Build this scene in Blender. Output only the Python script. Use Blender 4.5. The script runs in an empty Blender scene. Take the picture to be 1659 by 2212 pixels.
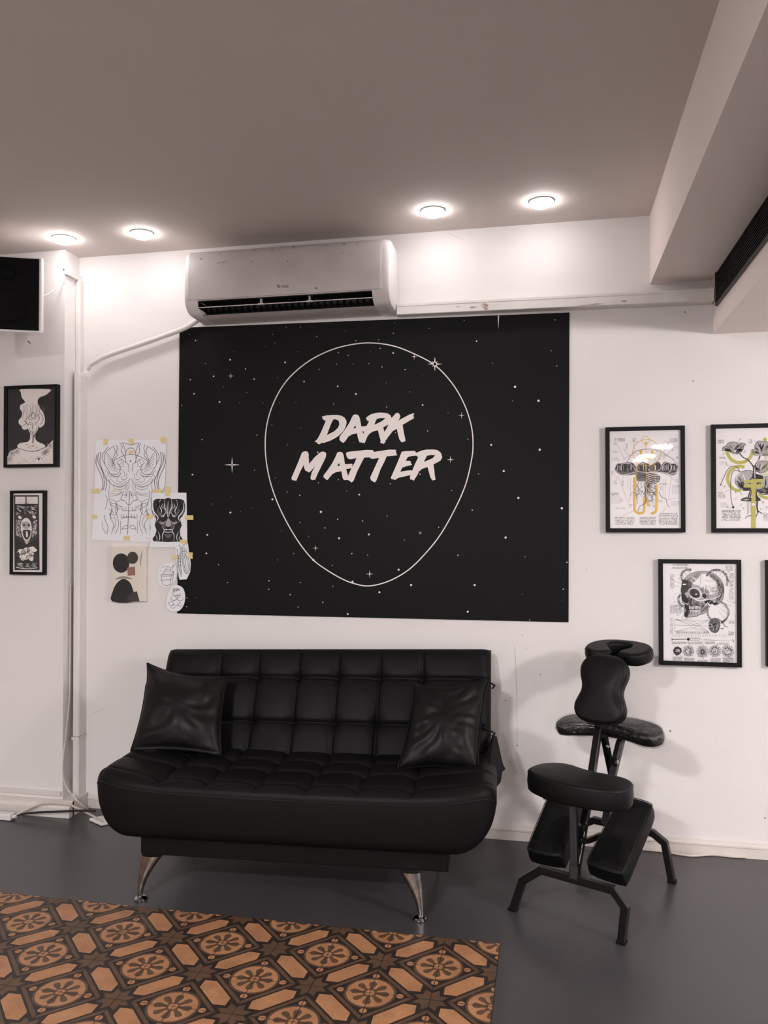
import bpy, bmesh, math, random
from mathutils import Vector, Matrix, noise
from mathutils.geometry import tessellate_polygon

C = bpy.context.scene
COL = C.collection
PI = math.pi
rnd = random.Random(7)

# ------------------------------------------------------------------ camera
FPX, YAW, PITCH, ROLL, HCAM = 1749.67, .2026, .0137, -.001, 1.545
cy_, sy_, cp_, sp_ = math.cos(YAW), math.sin(YAW), math.cos(PITCH), math.sin(PITCH)
FWD = Vector((-sy_*cp_, cy_*cp_, sp_))
R0 = Vector((cy_, sy_, 0)); U0 = R0.cross(FWD)
RGT = math.cos(ROLL)*R0 + math.sin(ROLL)*U0
UPV = -math.sin(ROLL)*R0 + math.cos(ROLL)*U0
EYE = Vector((0, 0, HCAM))
cd = bpy.data.cameras.new('camera'); cam = bpy.data.objects.new('camera', cd); COL.objects.link(cam)
cam.matrix_world = Matrix.Translation(EYE) @ Matrix((RGT, UPV, -FWD)).transposed().to_4x4()
cd.sensor_fit = 'VERTICAL'; cd.sensor_height = 36; cd.lens = 36*FPX/2212
cd.clip_start = .05; cd.clip_end = 60
C.camera = cam

def ray(x, y): return FWD + RGT*((x-829.5)/FPX) + UPV*((1106-y)/FPX)
def onY(x, y, Y): d = ray(x, y); return EYE + d*(Y/d.y)
def onX(x, y, X): d = ray(x, y); return EYE + d*(X/d.x)
def onZ(x, y, Z): d = ray(x, y); return EYE + d*((Z-HCAM)/d.z)

# ------------------------------------------------------------------ view, world
vs = C.view_settings
vs.view_transform = 'Standard'; vs.look = 'None'; vs.gamma = 1; vs.use_curve_mapping = False
vs.exposure = 2.12
C.cycles.use_denoising = True
C.cycles.max_bounces = 8; C.cycles.transparent_max_bounces = 12
C.cycles.sample_clamp_indirect = 6
w = bpy.data.worlds.new('world'); C.world = w; w.use_nodes = True
w.node_tree.nodes['Background'].inputs[0].default_value = (.5, .47, .46, 1)
w.node_tree.nodes['Background'].inputs[1].default_value = .02

PUCK_E = 14.5
SIDE_E = 74.0
HALL_E = 118.0
LAMPCOL = (1, .966, .958)

# ------------------------------------------------------------------ materials
def lin(c):
    return tuple(((v/255)/12.92 if v/255 <= .04045 else ((v/255+.055)/1.055)**2.4) for v in c)
MATS = {}
def mat(name, rgb, rough=.5, metal=0, bump=0, bscale=200, var=0, vscale=3, emit=0, spec=.5, coat=0, dark=None, detail=3, rvar=0):
    """rgb in sRGB 0-255; var mixes the colour towards `dark` with a noise."""
    m = bpy.data.materials.new(name); m.use_nodes = True; MATS[name] = m
    nt = m.node_tree; b = nt.nodes['Principled BSDF']
    col = (*lin(rgb), 1)
    b.inputs['Base Color'].default_value = col
    b.inputs['Roughness'].default_value = rough; b.inputs['Metallic'].default_value = metal
    b.inputs['Specular IOR Level'].default_value = spec
    b.inputs['Coat Weight'].default_value = coat; b.inputs['Coat Roughness'].default_value = .08
    tc = nt.nodes.new('ShaderNodeTexCoord')
    if var:
        n = nt.nodes.new('ShaderNodeTexNoise'); n.inputs['Scale'].default_value = vscale; n.inputs['Detail'].default_value = detail
        nt.links.new(tc.outputs['Object'], n.inputs['Vector'])
        r = nt.nodes.new('ShaderNodeMapRange'); r.inputs[1].default_value = .35; r.inputs[2].default_value = .7; r.inputs[4].default_value = var
        nt.links.new(n.outputs['Fac'], r.inputs[0])
        mx = nt.nodes.new('ShaderNodeMix'); mx.data_type = 'RGBA'
        mx.inputs[6].default_value = col
        mx.inputs[7].default_value = (*lin(dark), 1) if dark else (col[0]*.6, col[1]*.6, col[2]*.6, 1)
        nt.links.new(r.outputs[0], mx.inputs[0]); nt.links.new(mx.outputs[2], b.inputs['Base Color'])
        if rvar:
            rr = nt.nodes.new('ShaderNodeMapRange'); rr.inputs[1].default_value = .3; rr.inputs[2].default_value = .7
            rr.inputs[3].default_value = rough-rvar; rr.inputs[4].default_value = rough+rvar
            nt.links.new(n.outputs['Fac'], rr.inputs[0]); nt.links.new(rr.outputs[0], b.inputs['Roughness'])
    if bump:
        n2 = nt.nodes.new('ShaderNodeTexNoise'); n2.inputs['Scale'].default_value = bscale; n2.inputs['Detail'].default_value = 4
        nt.links.new(tc.outputs['Object'], n2.inputs['Vector'])
        bp = nt.nodes.new('ShaderNodeBump'); bp.inputs['Strength'].default_value = bump; bp.inputs['Distance'].default_value = .004
        nt.links.new(n2.outputs['Fac'], bp.inputs['Height']); nt.links.new(bp.outputs[0], b.inputs['Normal'])
    if emit:
        b.inputs['Emission Color'].default_value = (*LAMPCOL, 1); b.inputs['Emission Strength'].default_value = emit
    return m

mat('wall paint', (230, 225, 224), .75, bump=.12, bscale=60, var=.10, vscale=1.6, dark=(206, 196, 190))
mat('ceiling paint', (214, 204, 198), .85, bump=.1, bscale=50, var=.12, vscale=1.2, dark=(203, 192, 185))
mat('beam paint', (240, 228, 222), .8, bump=.1, bscale=50)
mat('white plastic', (226, 221, 219), .4)
mat('trunking plastic', (228, 223, 220), .45, var=.35, vscale=9, dark=(212, 202, 196))
mat('wall mark', (120, 108, 104), .8)
mat('wall drip', (196, 182, 178), .7)
mat('baseboard paint', (220, 213, 208), .5, var=.3, vscale=8, dark=(196, 186, 178))
mat('floor coating', (65, 63, 65), .3, var=.35, vscale=1.3, dark=(61, 59, 61), spec=.42)
mat('leather', (14, 13, 13), .5, bump=.10, bscale=420, spec=.13)
mat('leather seam', (10, 9, 9), .5)
mat('piping', (16, 15, 15), .45, spec=.3)
mat('pillow satin', (13, 12, 12), .45, spec=.2)
mat('chair leather', (13, 13, 13), .46, bump=.08, bscale=500, spec=.2)
mat('black steel', (14, 13, 14), .3, spec=.4)
mat('chrome', (190, 186, 184), .12, metal=1, var=.6, vscale=30, dark=(90, 80, 74))
mat('bolt', (190, 185, 180), .25, metal=1)
mat('vinyl black', (10, 10, 10), .5, bump=.25, bscale=5, spec=.16)
mat('print white', (243, 234, 230), .55)
mat('star white', (236, 230, 228), .5)
mat('frame black', (11, 11, 12), .45, spec=.2)
mat('paper', (240, 236, 237), .7)
mat('sketch paper', (236, 236, 241), .7)
mat('ink', (12, 11, 12), .7)
mat('dark ink', (32, 29, 31), .7)
mat('grey ink', (98, 93, 96), .7)
mat('light ink', (176, 170, 172), .7)
mat('gold', (222, 178, 62), .6)
mat('olive gold', (186, 180, 84), .6)
mat('masking tape', (236, 216, 156), .6, var=.5, vscale=80, dark=(196, 168, 96))
mat('canvas', (226, 217, 206), .8, bump=.2, bscale=300)
mat('paint brown', (150, 108, 92), .7)
mat('paint dark', (30, 27, 28), .6)
mat('paint charcoal', (62, 54, 50), .6)
mat('paint grey', (150, 136, 128), .7)
mat('ac plastic', (200, 192, 189), .42, var=.18, vscale=7, dark=(140, 128, 122))
mat('ac side', (222, 217, 215), .35)
mat('ac dark', (18, 17, 18), .5)
mat('ac stain', (132, 120, 114), .6)
mat('stain brown', (168, 140, 122), .7)
mat('logo ink', (52, 48, 50), .5)
mat('vent black', (34, 34, 37), .4)
mat('speaker grille', (5, 5, 5), .7, spec=.15, bump=.2, bscale=900)
mat('cream cable', (206, 194, 184), .5)
mat('black cable', (22, 21, 22), .45)
mat('gap dark', (60, 54, 54), .8)
mat('puck glow', (255, 255, 255), .5, emit=PUCK_E)
mat('side glow', (255, 255, 255), .5, emit=SIDE_E)
mat('hall glow', (255, 255, 255), .5, emit=HALL_E)

def tile_mat(name, rgb, dk, speck):
    m = mat(name, rgb, .5, var=.8, vscale=14, dark=dk, detail=6)
    nt = m.node_tree; b = nt.nodes['Principled BSDF']
    src = b.inputs['Base Color'].links[0].from_socket
    tc = nt.nodes.new('ShaderNodeTexCoord')
    n = nt.nodes.new('ShaderNodeTexNoise'); n.inputs['Scale'].default_value = 330; n.inputs['Detail'].default_value = 1
    n3 = nt.nodes.new('ShaderNodeTexNoise'); n3.inputs['Scale'].default_value = 9
    nt.links.new(tc.outputs['Object'], n.inputs['Vector']); nt.links.new(tc.outputs['Object'], n3.inputs['Vector'])
    ad = nt.nodes.new('ShaderNodeMath'); ad.operation = 'MULTIPLY_ADD'; ad.inputs[1].default_value = .35
    nt.links.new(n3.outputs['Fac'], ad.inputs[0]); nt.links.new(n.outputs['Fac'], ad.inputs[2])
    r = nt.nodes.new('ShaderNodeMapRange'); r.inputs[1].default_value = .90; r.inputs[2].default_value = .94; r.inputs[4].default_value = speck
    nt.links.new(ad.outputs[0], r.inputs[0])
    mx = nt.nodes.new('ShaderNodeMix'); mx.data_type = 'RGBA'; mx.inputs[7].default_value = (*lin((226, 190, 158)), 1)
    nt.links.new(src, mx.inputs[6]); nt.links.new(r.outputs[0], mx.inputs[0]); nt.links.new(mx.outputs[2], b.inputs['Base Color'])
    b.inputs['Roughness'].default_value = .5
    return m
tile_mat('tile tan', (170, 122, 86), (144, 100, 68), .9)
tile_mat('tile brown', (92, 68, 50), (76, 57, 43), .15)
tile_mat('tile dark', (40, 31, 28), (34, 26, 24), .15)

def clear_mat(name, amount, rough, bump=0, bscale=60, tint=(1, 1, 1)):
    m = bpy.data.materials.new(name); m.use_nodes = True; MATS[name] = m
    nt = m.node_tree; nt.nodes.remove(nt.nodes['Principled BSDF'])
    out = nt.nodes['Material Output']
    tr = nt.nodes.new('ShaderNodeBsdfTransparent'); tr.inputs[0].default_value = (*tint, 1)
    gl = nt.nodes.new('ShaderNodeBsdfGlossy'); gl.inputs['Roughness'].default_value = rough
    fr = nt.nodes.new('ShaderNodeLayerWeight'); fr.inputs[0].default_value = .5
    pw = nt.nodes.new('ShaderNodeMath'); pw.operation = 'POWER'; pw.inputs[1].default_value = 5
    mu = nt.nodes.new('ShaderNodeMath'); mu.operation = 'MULTIPLY_ADD'; mu.inputs[1].default_value = .8; mu.inputs[2].default_value = .03*amount
    mu.use_clamp = True
    mx = nt.nodes.new('ShaderNodeMixShader')
    nt.links.new(fr.outputs['Facing'], pw.inputs[0]); nt.links.new(pw.outputs[0], mu.inputs[0]); nt.links.new(mu.outputs[0], mx.inputs[0])
    nt.links.new(tr.outputs[0], mx.inputs[1]); nt.links.new(gl.outputs[0], mx.inputs[2]); nt.links.new(mx.outputs[0], out.inputs[0])
    if bump:
        tc = nt.nodes.new('ShaderNodeTexCoord')
        n = nt.nodes.new('ShaderNodeTexNoise'); n.inputs['Scale'].default_value = bscale; n.inputs['Detail'].default_value = 3; n.inputs['Distortion'].default_value = 1.5
        bp = nt.nodes.new('ShaderNodeBump'); bp.inputs['Strength'].default_value = bump; bp.inputs['Distance'].default_value = .01
        nt.links.new(tc.outputs['Object'], n.inputs['Vector']); nt.links.new(n.outputs['Fac'], bp.inputs['Height'])
        nt.links.new(bp.outputs[0], gl.inputs['Normal'])
    return m
clear_mat('picture glass', 1.0, .02)
clear_mat('plastic wrap', 4.6, .12, bump=1.0, bscale=22)

# ------------------------------------------------------------------ mesh helpers
class MB:
    def __init__(s): s.v = []; s.f = []; s.m = []; s.mats = []
    def mi(s, name):
        if name not in s.mats: s.mats.append(name)
        return s.mats.index(name)
    def add(s, vs_, fs_, m):
        k = len(s.v); s.v += [Vector(p) for p in vs_]; i = s.mi(m)
        for f in fs_: s.f.append(tuple(k+j for j in f)); s.m.append(i)
    def box(s, a, b, m):
        (x0, y0, z0), (x1, y1, z1) = a, b
        v = [(x, y, z) for z in (z0, z1) for y in (y0, y1) for x in (x0, x1)]
        s.add(v, [(0, 2, 3, 1), (4, 5, 7, 6), (0, 1, 5, 4), (2, 6, 7, 3), (0, 4, 6, 2), (1, 3, 7, 5)], m)
    def rings(s, rs, m, cap0=True, cap1=True, closed=True):
        n = len(rs[0]); v = [p for r in rs for p in r]; f = []
        for k in range(len(rs)-1):
            for i in range(n if closed else n-1):
                j = (i+1) % n
                f.append((k*n+i, k*n+j, (k+1)*n+j, (k+1)*n+i))
        if cap0: f.append(tuple(range(n-1, -1, -1)))
        if cap1: f.append(tuple((len(rs)-1)*n+i for i in range(n)))
        s.add(v, f, m)
    def tube(s, pts, r, m, seg=10, square=False, up=None, taper=None):
        pts = [Vector(p) for p in pts]; rs = []
        n = len(pts)
        t0 = (pts[1]-pts[0]).normalized()
        ref = Vector(up) if up else (Vector((0, 0, 1)) if abs(t0.z) < .9 else Vector((0, 1, 0)))
        nrm = (ref - t0*ref.dot(t0)).normalized()
        for i, p in enumerate(pts):
            a = (pts[i]-pts[i-1]).normalized() if i else (pts[1]-pts[0]).normalized()
            b = (pts[i+1]-pts[i]).normalized() if i < n-1 else a
            t = (a+b).normalized(); c = max(.5, t.dot(a))
            nrm = (nrm - t*nrm.dot(t)).normalized(); bi = t.cross(nrm)
            rr = r*(taper[i] if taper else 1)
            if square:
                d1 = (b-a); sc = 1/c
                q = []
                for (u_, v_) in ((1, .8), (.8, 1), (-.8, 1), (-1, .8), (-1, -.8), (-.8, -1), (.8, -1), (1, -.8)):
                    off = nrm*(u_*rr)+bi*(v_*rr)
                    if d1.length > 1e-4:
                        dd = d1.normalized(); off += dd*off.dot(dd)*(sc-1)
                    q.append(p+off)
                rs.append(q)
            else:
                rs.append([p+nrm*(rr*math.cos(2*PI*k/seg))+bi*(rr*math.sin(2*PI*k/seg)) for k in range(seg)])
        s.rings(rs, m)
    def lathe(s, c, prof, m, seg=32, ax=(0, 0, 1)):
        ax = Vector(ax).normalized(); e1 = ax.orthogonal().normalized(); e2 = ax.cross(e1); c = Vector(c)
        s.rings([[c+ax*h+(e1*math.cos(2*PI*k/seg)+e2*math.sin(2*PI*k/seg))*max(r, 1e-5) for k in range(seg)] for r, h in prof], m)
    def build(s, name, parent=None, smooth=False, bevel=0, angle=40, fix=True):
        me = bpy.data.meshes.new(name)
        off = parent_loc(parent)
        me.from_pydata([p-off for p in s.v], [], s.f)
        for n_ in s.mats: me.materials.append(MATS[n_])
        me.polygons.foreach_set('material_index', s.m)
        if fix:
            bm = bmesh.new(); bm.from_mesh(me); bmesh.ops.recalc_face_normals(bm, faces=bm.faces); bm.to_mesh(me); bm.free()
        o = bpy.data.objects.new(name, me); COL.objects.link(o)
        if parent: o.parent = parent
        if smooth:
            for p in me.polygons: p.use_smooth = True
            if angle: me.set_sharp_from_angle(angle=math.radians(angle))
        if bevel:
            md = o.modifiers.new('bevel', 'BEVEL'); md.width = bevel; md.segments = 2; md.limit_method = 'ANGLE'
        return o

def parent_loc(p):
    v = Vector((0, 0, 0))
    while p is not None: v += p.location; p = p.parent
    return v
def tag(o, label=None, cat=None, group=None, kind=None):
    if label: o['label'] = label
    if cat: o['category'] = cat
    if group: o['group'] = group
    if kind: o['kind'] = kind
    return o
def thing(name, loc, label, cat, group=None):
    o = bpy.data.objects.new(name, None); COL.objects.link(o); o.location = loc; o.empty_display_size = .05
    return tag(o, label, cat, group)
def struct(o): o['kind'] = 'structure'; return o

def sm(pts, n=6, closed=False):
    out = []; L = len(pts)
    P = lambda i: pts[i % L] if closed else pts[max(0, min(L-1, i))]
    for i in range(L if closed else L-1):
        a, b, c, d = P(i-1), P(i), P(i+1), P(i+2)
        for k in range(n):
            t = k/n
            out.append(tuple(.5*((2*b[q])+(-a[q]+c[q])*t+(2*a[q]-5*b[q]+4*c[q]-d[q])*t*t+(-a[q]+3*b[q]-3*c[q]+d[q])*t**3) for q in range(len(b))))
    if not closed: out.append(tuple(pts[-1]))
    return out

def inpoly(x, y, P):
    r = False; j = len(P)-1
    for i in range(len(P)):
        if (P[i][1] > y) != (P[j][1] > y) and x < (P[j][0]-P[i][0])*(y-P[i][1])/(P[j][1]-P[i][1])+P[i][0]: r = not r
        j = i
    return r

class Draw:
    """Flat print drawn on the plane y = Y; coordinates are (px, py) of a traced sheet, mapped by f onto that plane."""
    def __init__(s, Y, off=(0, 0), sc=1.0, eps=.00022, mb=None):
        s.Y, s.off, s.sc, s.eps = Y, off, sc, eps; s.mb = mb or MB(); s.lay = 0
    def P(s, p, lay): return onY(s.off[0]+p[0]*s.sc, s.off[1]+p[1]*s.sc, s.Y-lay*s.eps)
    def fill(s, pts, m, lay=None, smooth=0):
        if smooth: pts = sm(pts, smooth, True)
        lay = s.lay if lay is None else lay
        tri = tessellate_polygon([[Vector((p[0], p[1], 0)) for p in pts]])
        fs_ = []
        for t in tri:
            a, b, c = (pts[i] for i in t)
            cr = (b[0]-a[0])*(c[1]-a[1])-(b[1]-a[1])*(c[0]-a[0])
            if abs(cr) < 1e-9: continue
            fs_.append(t if cr < 0 else (t[0], t[2], t[1]))
        s.mb.add([s.P(p, lay) for p in pts], fs_, m)
    def line(s, pts, wd, m, lay=None, smooth=0, taper=False, closed=False):
        if smooth: pts = sm(pts, smooth, closed)
        if closed: pts = list(pts)+[pts[0]]
        lay = s.lay if lay is None else lay
        n = len(pts); v = []
        for i in range(n):
            a = pts[max(0, i-1)]; b = pts[min(n-1, i+1)]
            if closed and i in (0, n-1): a, b = pts[-2], pts[1]
            dx, dy = b[0]-a[0], b[1]-a[1]; L = math.hypot(dx, dy) or 1
            h = wd/2*((math.sin(PI*min(1, max(.0, i/(n-1))))*.85+.15) if taper else 1)
            ox, oy = -dy/L*h, dx/L*h
            v += [s.P((pts[i][0]+ox, pts[i][1]+oy), lay), s.P((pts[i][0]-ox, pts[i][1]-oy), lay)]
        s.mb.add(v, [(2*i, 2*i+1, 2*i+3, 2*i+2) for i in range(n-1)], m)
    def dot(s, x, y, r, m, lay=None, n=10):
        s.fill([(x+r*math.cos(2*PI*k/n), y+r*math.sin(2*PI*k/n)) for k in range(n)], m, lay)
    def hatch(s, poly, n, L, ang, m, wd, lay=None, jit=.4, curve=.1):
        xs = [p[0] for p in poly]; ys = [p[1] for p in poly]; k = 0; t = 0
        while k < n and t < n*6:
            t += 1
            x, y = rnd.uniform(min(xs), max(xs)), rnd.uniform(min(ys), max(ys))
            if not inpoly(x, y, poly): continue
            a = ang+rnd.uniform(-jit, jit); l = L*rnd.uniform(.5, 1.3)
            dx, dy = math.cos(a)*l/2, math.sin(a)*l/2
            if not (inpoly(x+dx, y+dy, poly) and inpoly(x-dx, y-dy, poly)): continue
            c = rnd.uniform(-curve, curve)*l
            s.line([(x-dx, y-dy), (x-dy*c/l*2, y+dx*c/l*2), (x+dx, y+dy)], wd*rnd.uniform(.6, 1.4), m, lay, taper=True); k += 1
    def text(s, x0, y0, x1, y1, rows, m, wd=None, dens=1.0, lay=None):
        h = (y1-y0)/rows
        for r in range(rows):
            x = x0; y = y0+h*(r+.5)
            while x < x1-h*.3:
                g = h*rnd.uniform(.35, .8)
                if rnd.random() < .86*dens:
                    k = rnd.random(); hh = h*.33; ww = wd or h*.16
                    if k < .35: s.line([(x, y-hh), (x, y+hh)], ww, m, lay); s.line([(x, y+rnd.choice((-hh, 0, hh))), (x+g*.7, y+rnd.choice((-hh, 0, hh)))], ww, m, lay)
                    elif k < .7: s.line([(x, y-hh), (x+g*.6, y), (x, y+hh)], ww, m, lay)
                    else: s.line([(x, y+hh*.6), (x+g*.4, y-hh), (x+g*.75, y+hh*.6)], ww, m, lay)
                x += g*1.15
            if rnd.random() < .3: pass

# ------------------------------------------------------------------ room shell
WY, CZ = 4.02, 3.01
XL, XR, YB = -4.5, 4.2, -9.0
def slab(name, a, b, m):
    mb = MB(); mb.box(a, b, m); return struct(mb.build(name))
slab('floor', (XL, YB, -.1), (XR, WY+.1, 0), 'floor coating')
slab('ceiling', (XL, YB, CZ), (XR, WY+.1, CZ+.1), 'ceiling paint')
slab('wall_right', (XR, YB, 0), (XR+.1, WY, CZ), 'wall paint')
slab('wall_rear', (XL, YB-.1, 0), (XR, YB, CZ), 'wall paint')
slab('wall_far_left', (XL-.1, YB, 0), (XL, WY, CZ), 'wall paint')
slab('wall_left', (XL, 3.885, 0), (-2.540, WY, CZ), 'wall paint')   # the pier with the two small pictures
slab('trim_1', (.47, YB, 2.683), (.75, WY, CZ), 'beam paint')     # ceiling beam
# lower soffit with the long air grille in its side
slab('trim_2', (.75, YB, 2.43), (XR, WY, CZ), 'beam paint')
mb = MB(); mb.box((XL, WY, 0), (XR, WY+.1, CZ), 'wall paint')
d = Draw(WY-.0006, mb=mb, eps=.0001)
# scuffs, nail holes, a dried drip and hairline cracks in the plaster
d.line([(1112, 1395), (1114, 1440), (1116, 1500), (1117, 1610)], 1.1, 'wall drip', smooth=4)
for (x, y, r) in [(1117, 1611, 1.3), (1497, 823, 1.5), (1447, 1579, 1.9), (1167, 1457, 1.1), (1128, 1372, 1), (1479, 674, 1.6), (1652, 1767, 1.5), (1136, 1400, .9), (1266, 1230, .9), (1390, 1020, .8), (1092, 1513, 1.3)]:
    d.fill([(x-r, y-r*.7), (x+r*1.3, y-r), (x+r, y+r*1.4), (x-r*.6, y+r)], 'wall mark')
for L in [[(1000, 508), (985, 512), (972, 505), (962, 502)], [(985, 512), (1000, 516), (1003, 520)], [(1395, 1688), (1410, 1696), (1425, 1702)], [(1450, 1707), (1458, 1710)],
          [(1450, 830), (1490, 822)], [(185, 1548), (215, 1535), (236, 1522)], [(345, 905), (362, 890)], [(1228, 1213), (1240, 1220)]]:
    d.line(L, .8, 'wall drip', taper=True)
struct(mb.build('wall_back', fix=False))

# column base, back skirting
mb = MB()
mb.rings([[(x, 3.885, 0), (x, 3.838, 0), (x, 3.838, .052), (x, 3.846, .060), (x, 3.85, .066), (x, 3.858, .07), (x, 3.885, .082)] for x in (XL, -2.472)], 'baseboard paint')
mb.box((XL, 3.872, .10), (-2.545, 3.886, .125), 'baseboard paint')
mb.box((-2.545, 3.87, 0), (-2.472, WY, .082), 'baseboard paint')
struct(mb.build('baseboard_left', bevel=.002))
mb = MB()
mb.rings([[(x, WY, 0), (x, WY-.012, 0), (x, WY-.012, .044), (x, WY-.016, .047), (x, WY-.016, .055), (x, WY-.009, .060), (x, WY-.007, .070), (x, WY, .073)] for x in (-2.47, XR)], 'baseboard paint')
struct(mb.build('baseboard_back'))
# ------------------------------------------------------------------ ceiling lamps
spots = [((138, 519), 'round ceiling light leftmost, above the corner pier'),
         ((307, 508), 'round ceiling light second from left, between corner and air conditioner'),
         ((935, 460), 'round ceiling light just right of the air conditioner'),
         ((1170, 440), 'round ceiling light nearest the ceiling beam on the right')]
first = None
for (q, lab) in spots:
    p = onZ(*q, CZ-.012); p.z = CZ
    if first is None:
        first = thing('ceiling_light', p, lab, 'ceiling light', 'small round lights along the wall')
        mb = MB(); mb.lathe(p, [(.056, 0), (.056, -.006), (.051, -.007)], 'white plastic'); mb.build('rim', first, smooth=True)
        mb = MB(); mb.lathe(p, [(.051, -.002), (.051, -.010), (.047, -.018), (.036, -.025), (.018, -.029), (.001, -.030)], 'puck glow'); mb.build('diffuser', first, smooth=True, angle=0)
    else:
        r = first.copy(); COL.objects.link(r); r.location = p; r['label'] = lab
        for ch in first.children:
            c = ch.copy(); COL.objects.link(c); c.parent = r
def lamp(p, rad, glow, lab):
    t = thing('ceiling_lamp', p, lab, 'ceiling light')
    mb = MB(); mb.lathe(p, [(rad, 0), (rad, -.02), (rad*.94, -.026)], 'white plastic'); mb.build('rim', t, smooth=True)
    mb = MB(); mb.lathe(p, [(rad*.93, -.01), (rad*.93, -.026), (rad*.8, -.034), (rad*.4, -.038), (.001, -.039)], glow); mb.build('diffuser', t, smooth=True, angle=0)
# globe pendant hanging below the low soffit, right of the camera
gp = Vector((2.85, 1.35, 2.43))
t = thing('pendant_lamp', gp, 'white globe pendant lamp hanging below the low soffit to the right of the camera', 'pendant lamp')
mb = MB(); mb.lathe(gp, [(.05, 0), (.05, -.02), (.01, -.03)], 'white plastic'); mb.build('ceiling_cup', t, smooth=True, angle=30)
mb = MB(); mb.tube([gp+Vector((0, 0, -.02)), gp+Vector((0, 0, -.17))], .004, 'black cable', 8); mb.build('cord', t, smooth=True)
mb = MB(); mb.lathe(gp+Vector((0, 0, -.28)), [(max(.001, .12*math.sin(PI*k/16)), .12*math.cos(PI*k/16)) for k in range(17)], 'side glow', 28); mb.build('globe', t, smooth=True, angle=0)
for x, y in ((-1.6, -1.2), (-1.0, -4.2)):  # unseen fill lamps, added to brighten the walls and ceiling
    lamp(Vector((x, y, CZ)), .22, 'hall glow', 'added round fill lamp on the high ceiling, '+('near row' if y > -2 else 'far row'))
for x, y in ((1.53, -3.85), (1.59, -6.18), (1.63, -7.66)):
    lamp(Vector((x, y, 2.43)), .14, 'hall glow', 'large round lamp under the soffit behind, %s' % {-3.85: 'first', -6.18: 'middle', -7.66: 'last'}[y])

# ------------------------------------------------------------------ air grille in the soffit face
t = thing('vent_grille', (.75, 2.2, 2.53), 'long black slatted air grille in the side of the lowered ceiling', 'vent')
mb = MB()
for z0, z1 in ((2.532, 2.540), (2.690, 2.698)): mb.box((.738, -.5, z0), (.752, 3.905, z1), 'vent black')
mb.box((.738, 3.893, 2.532), (.752, 3.905, 2.698), 'vent black'); mb.build('frame', t)
mb = MB(); mb.box((.7485, -.5, 2.54), (.7496, 3.893, 2.69), 'ac dark')
for k in range(13):
    z = 2.547+k*.0115
    mb.rings([[(.740, y, z-.001), (.740, y, z+.001), (.749, y, z+.006), (.749, y, z+.004)] for y in (-.5, 3.893)], 'vent black')
mb.build('slats', t)

# ------------------------------------------------------------------ air conditioner
AX0, AX1 = -1.812, -.752
t = thing('air_conditioner', (-1.28, WY, 2.6), 'white wall air conditioner with dark open outlet, high above the black banner', 'air conditioner')
prof = [(4.018, 2.597), (4.018, 2.925), (3.86, 2.928), (3.825, 2.918), (3.803, 2.895), (3.793, 2.86), (3.788, 2.78), (3.786, 2.70), (3.790, 2.662), (3.803, 2.638), (3.826, 2.615), (3.855, 2.604), (3.95, 2.599)]
pc = (3.93, 2.76)
def ring(x, k, pr=prof): return [(x, pc[0]+(p[0]-pc[0])*k if p[0] < 4.0 else p[0], pc[1]+(p[1]-pc[1])*k) for p in pr]
mb = MB()
ends = [(0, .90), (.004, .955), (.012, .985), (.026, 1.0)]
i0, i1 = AX0+.075, AX1-.085
mb.rings([ring(AX0+e, k) for e, k in ends]+[ring(i0, 1)], 'ac side')
mb.rings([ring(i1, 1)]+[ring(AX1-e, k) for e, k in reversed(ends)], 'ac side')
slot = prof[:8]+[(3.79, 2.664), (3.905, 2.674), (3.905, 2.622), (3.852, 2.6055)]+prof[11:]
mb.rings([ring(i0, 1, slot), ring(i1, 1, slot)], 'ac plastic', cap0=False, cap1=False)
mb.build('body', t, smooth=True, angle=30)
mb = MB()
mb.rings([[(x, 3.800, 2.6640), (x, 3.9035, 2.6730), (x, 3.9035, 2.6228), (x, 3.8565, 2.6078), (x, 3.8565, 2.6092), (x, 3.9015, 2.6238), (x, 3.9015, 2.6715), (x, 3.800, 2.6628)] for x in (i0+.0006, i1-.0006)], 'ac dark')
for x in (i0+.0004, i1-.0012): mb.box((x, 3.80, 2.63), (x+.0008, 3.903, 2.664), 'ac dark')
for k in range(26):
    x = i0+.03+k*(i1-i0-.06)/25
    mb.box((x, 3.865, 2.622), (x+.0015, 3.900, 2.668), 'ac dark')
mb.build('outlet', t)
mb = MB()   # front panel, one shell slightly proud of the body
pp = [(3.86, 2.931), (3.822, 2.920), (3.799, 2.897), (3.789, 2.86), (3.784, 2.78), (3.782, 2.70), (3.785, 2.670), (3.79, 2.668)]
def pring(x, k): return [(x, p[0]+k*.012, p[1]) for p in pp]+[(x, 3.86, 2.668)]
mb.rings([pring(AX0+.012, 1.2), pring(AX0+.018, .4), pring(AX0+.03, 0), pring(AX1-.05, 0), pring(AX1-.034, .4), pring(AX1-.026, 1.2)], 'ac plastic')
pan = mb; g0_ = len(pan.v)
mb = MB()
mb.rings([[(x, 3.795, 2.6295), (x, 3.795, 2.633), (x, 3.845, 2.645), (x, 3.845, 2.6415)] for x in (i0-.003, i1+.002)], 'ac side')
for f in (.36, .64):
    x = i0+(i1-i0)*f
    mb.box((x, 3.815, 2.636), (x+.004, 3.84, 2.666), 'ac side'); mb.box((x-.014, 3.82, 2.636), (x+.014, 3.835, 2.643), 'ac side')
mb.build('louver', t)
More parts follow.
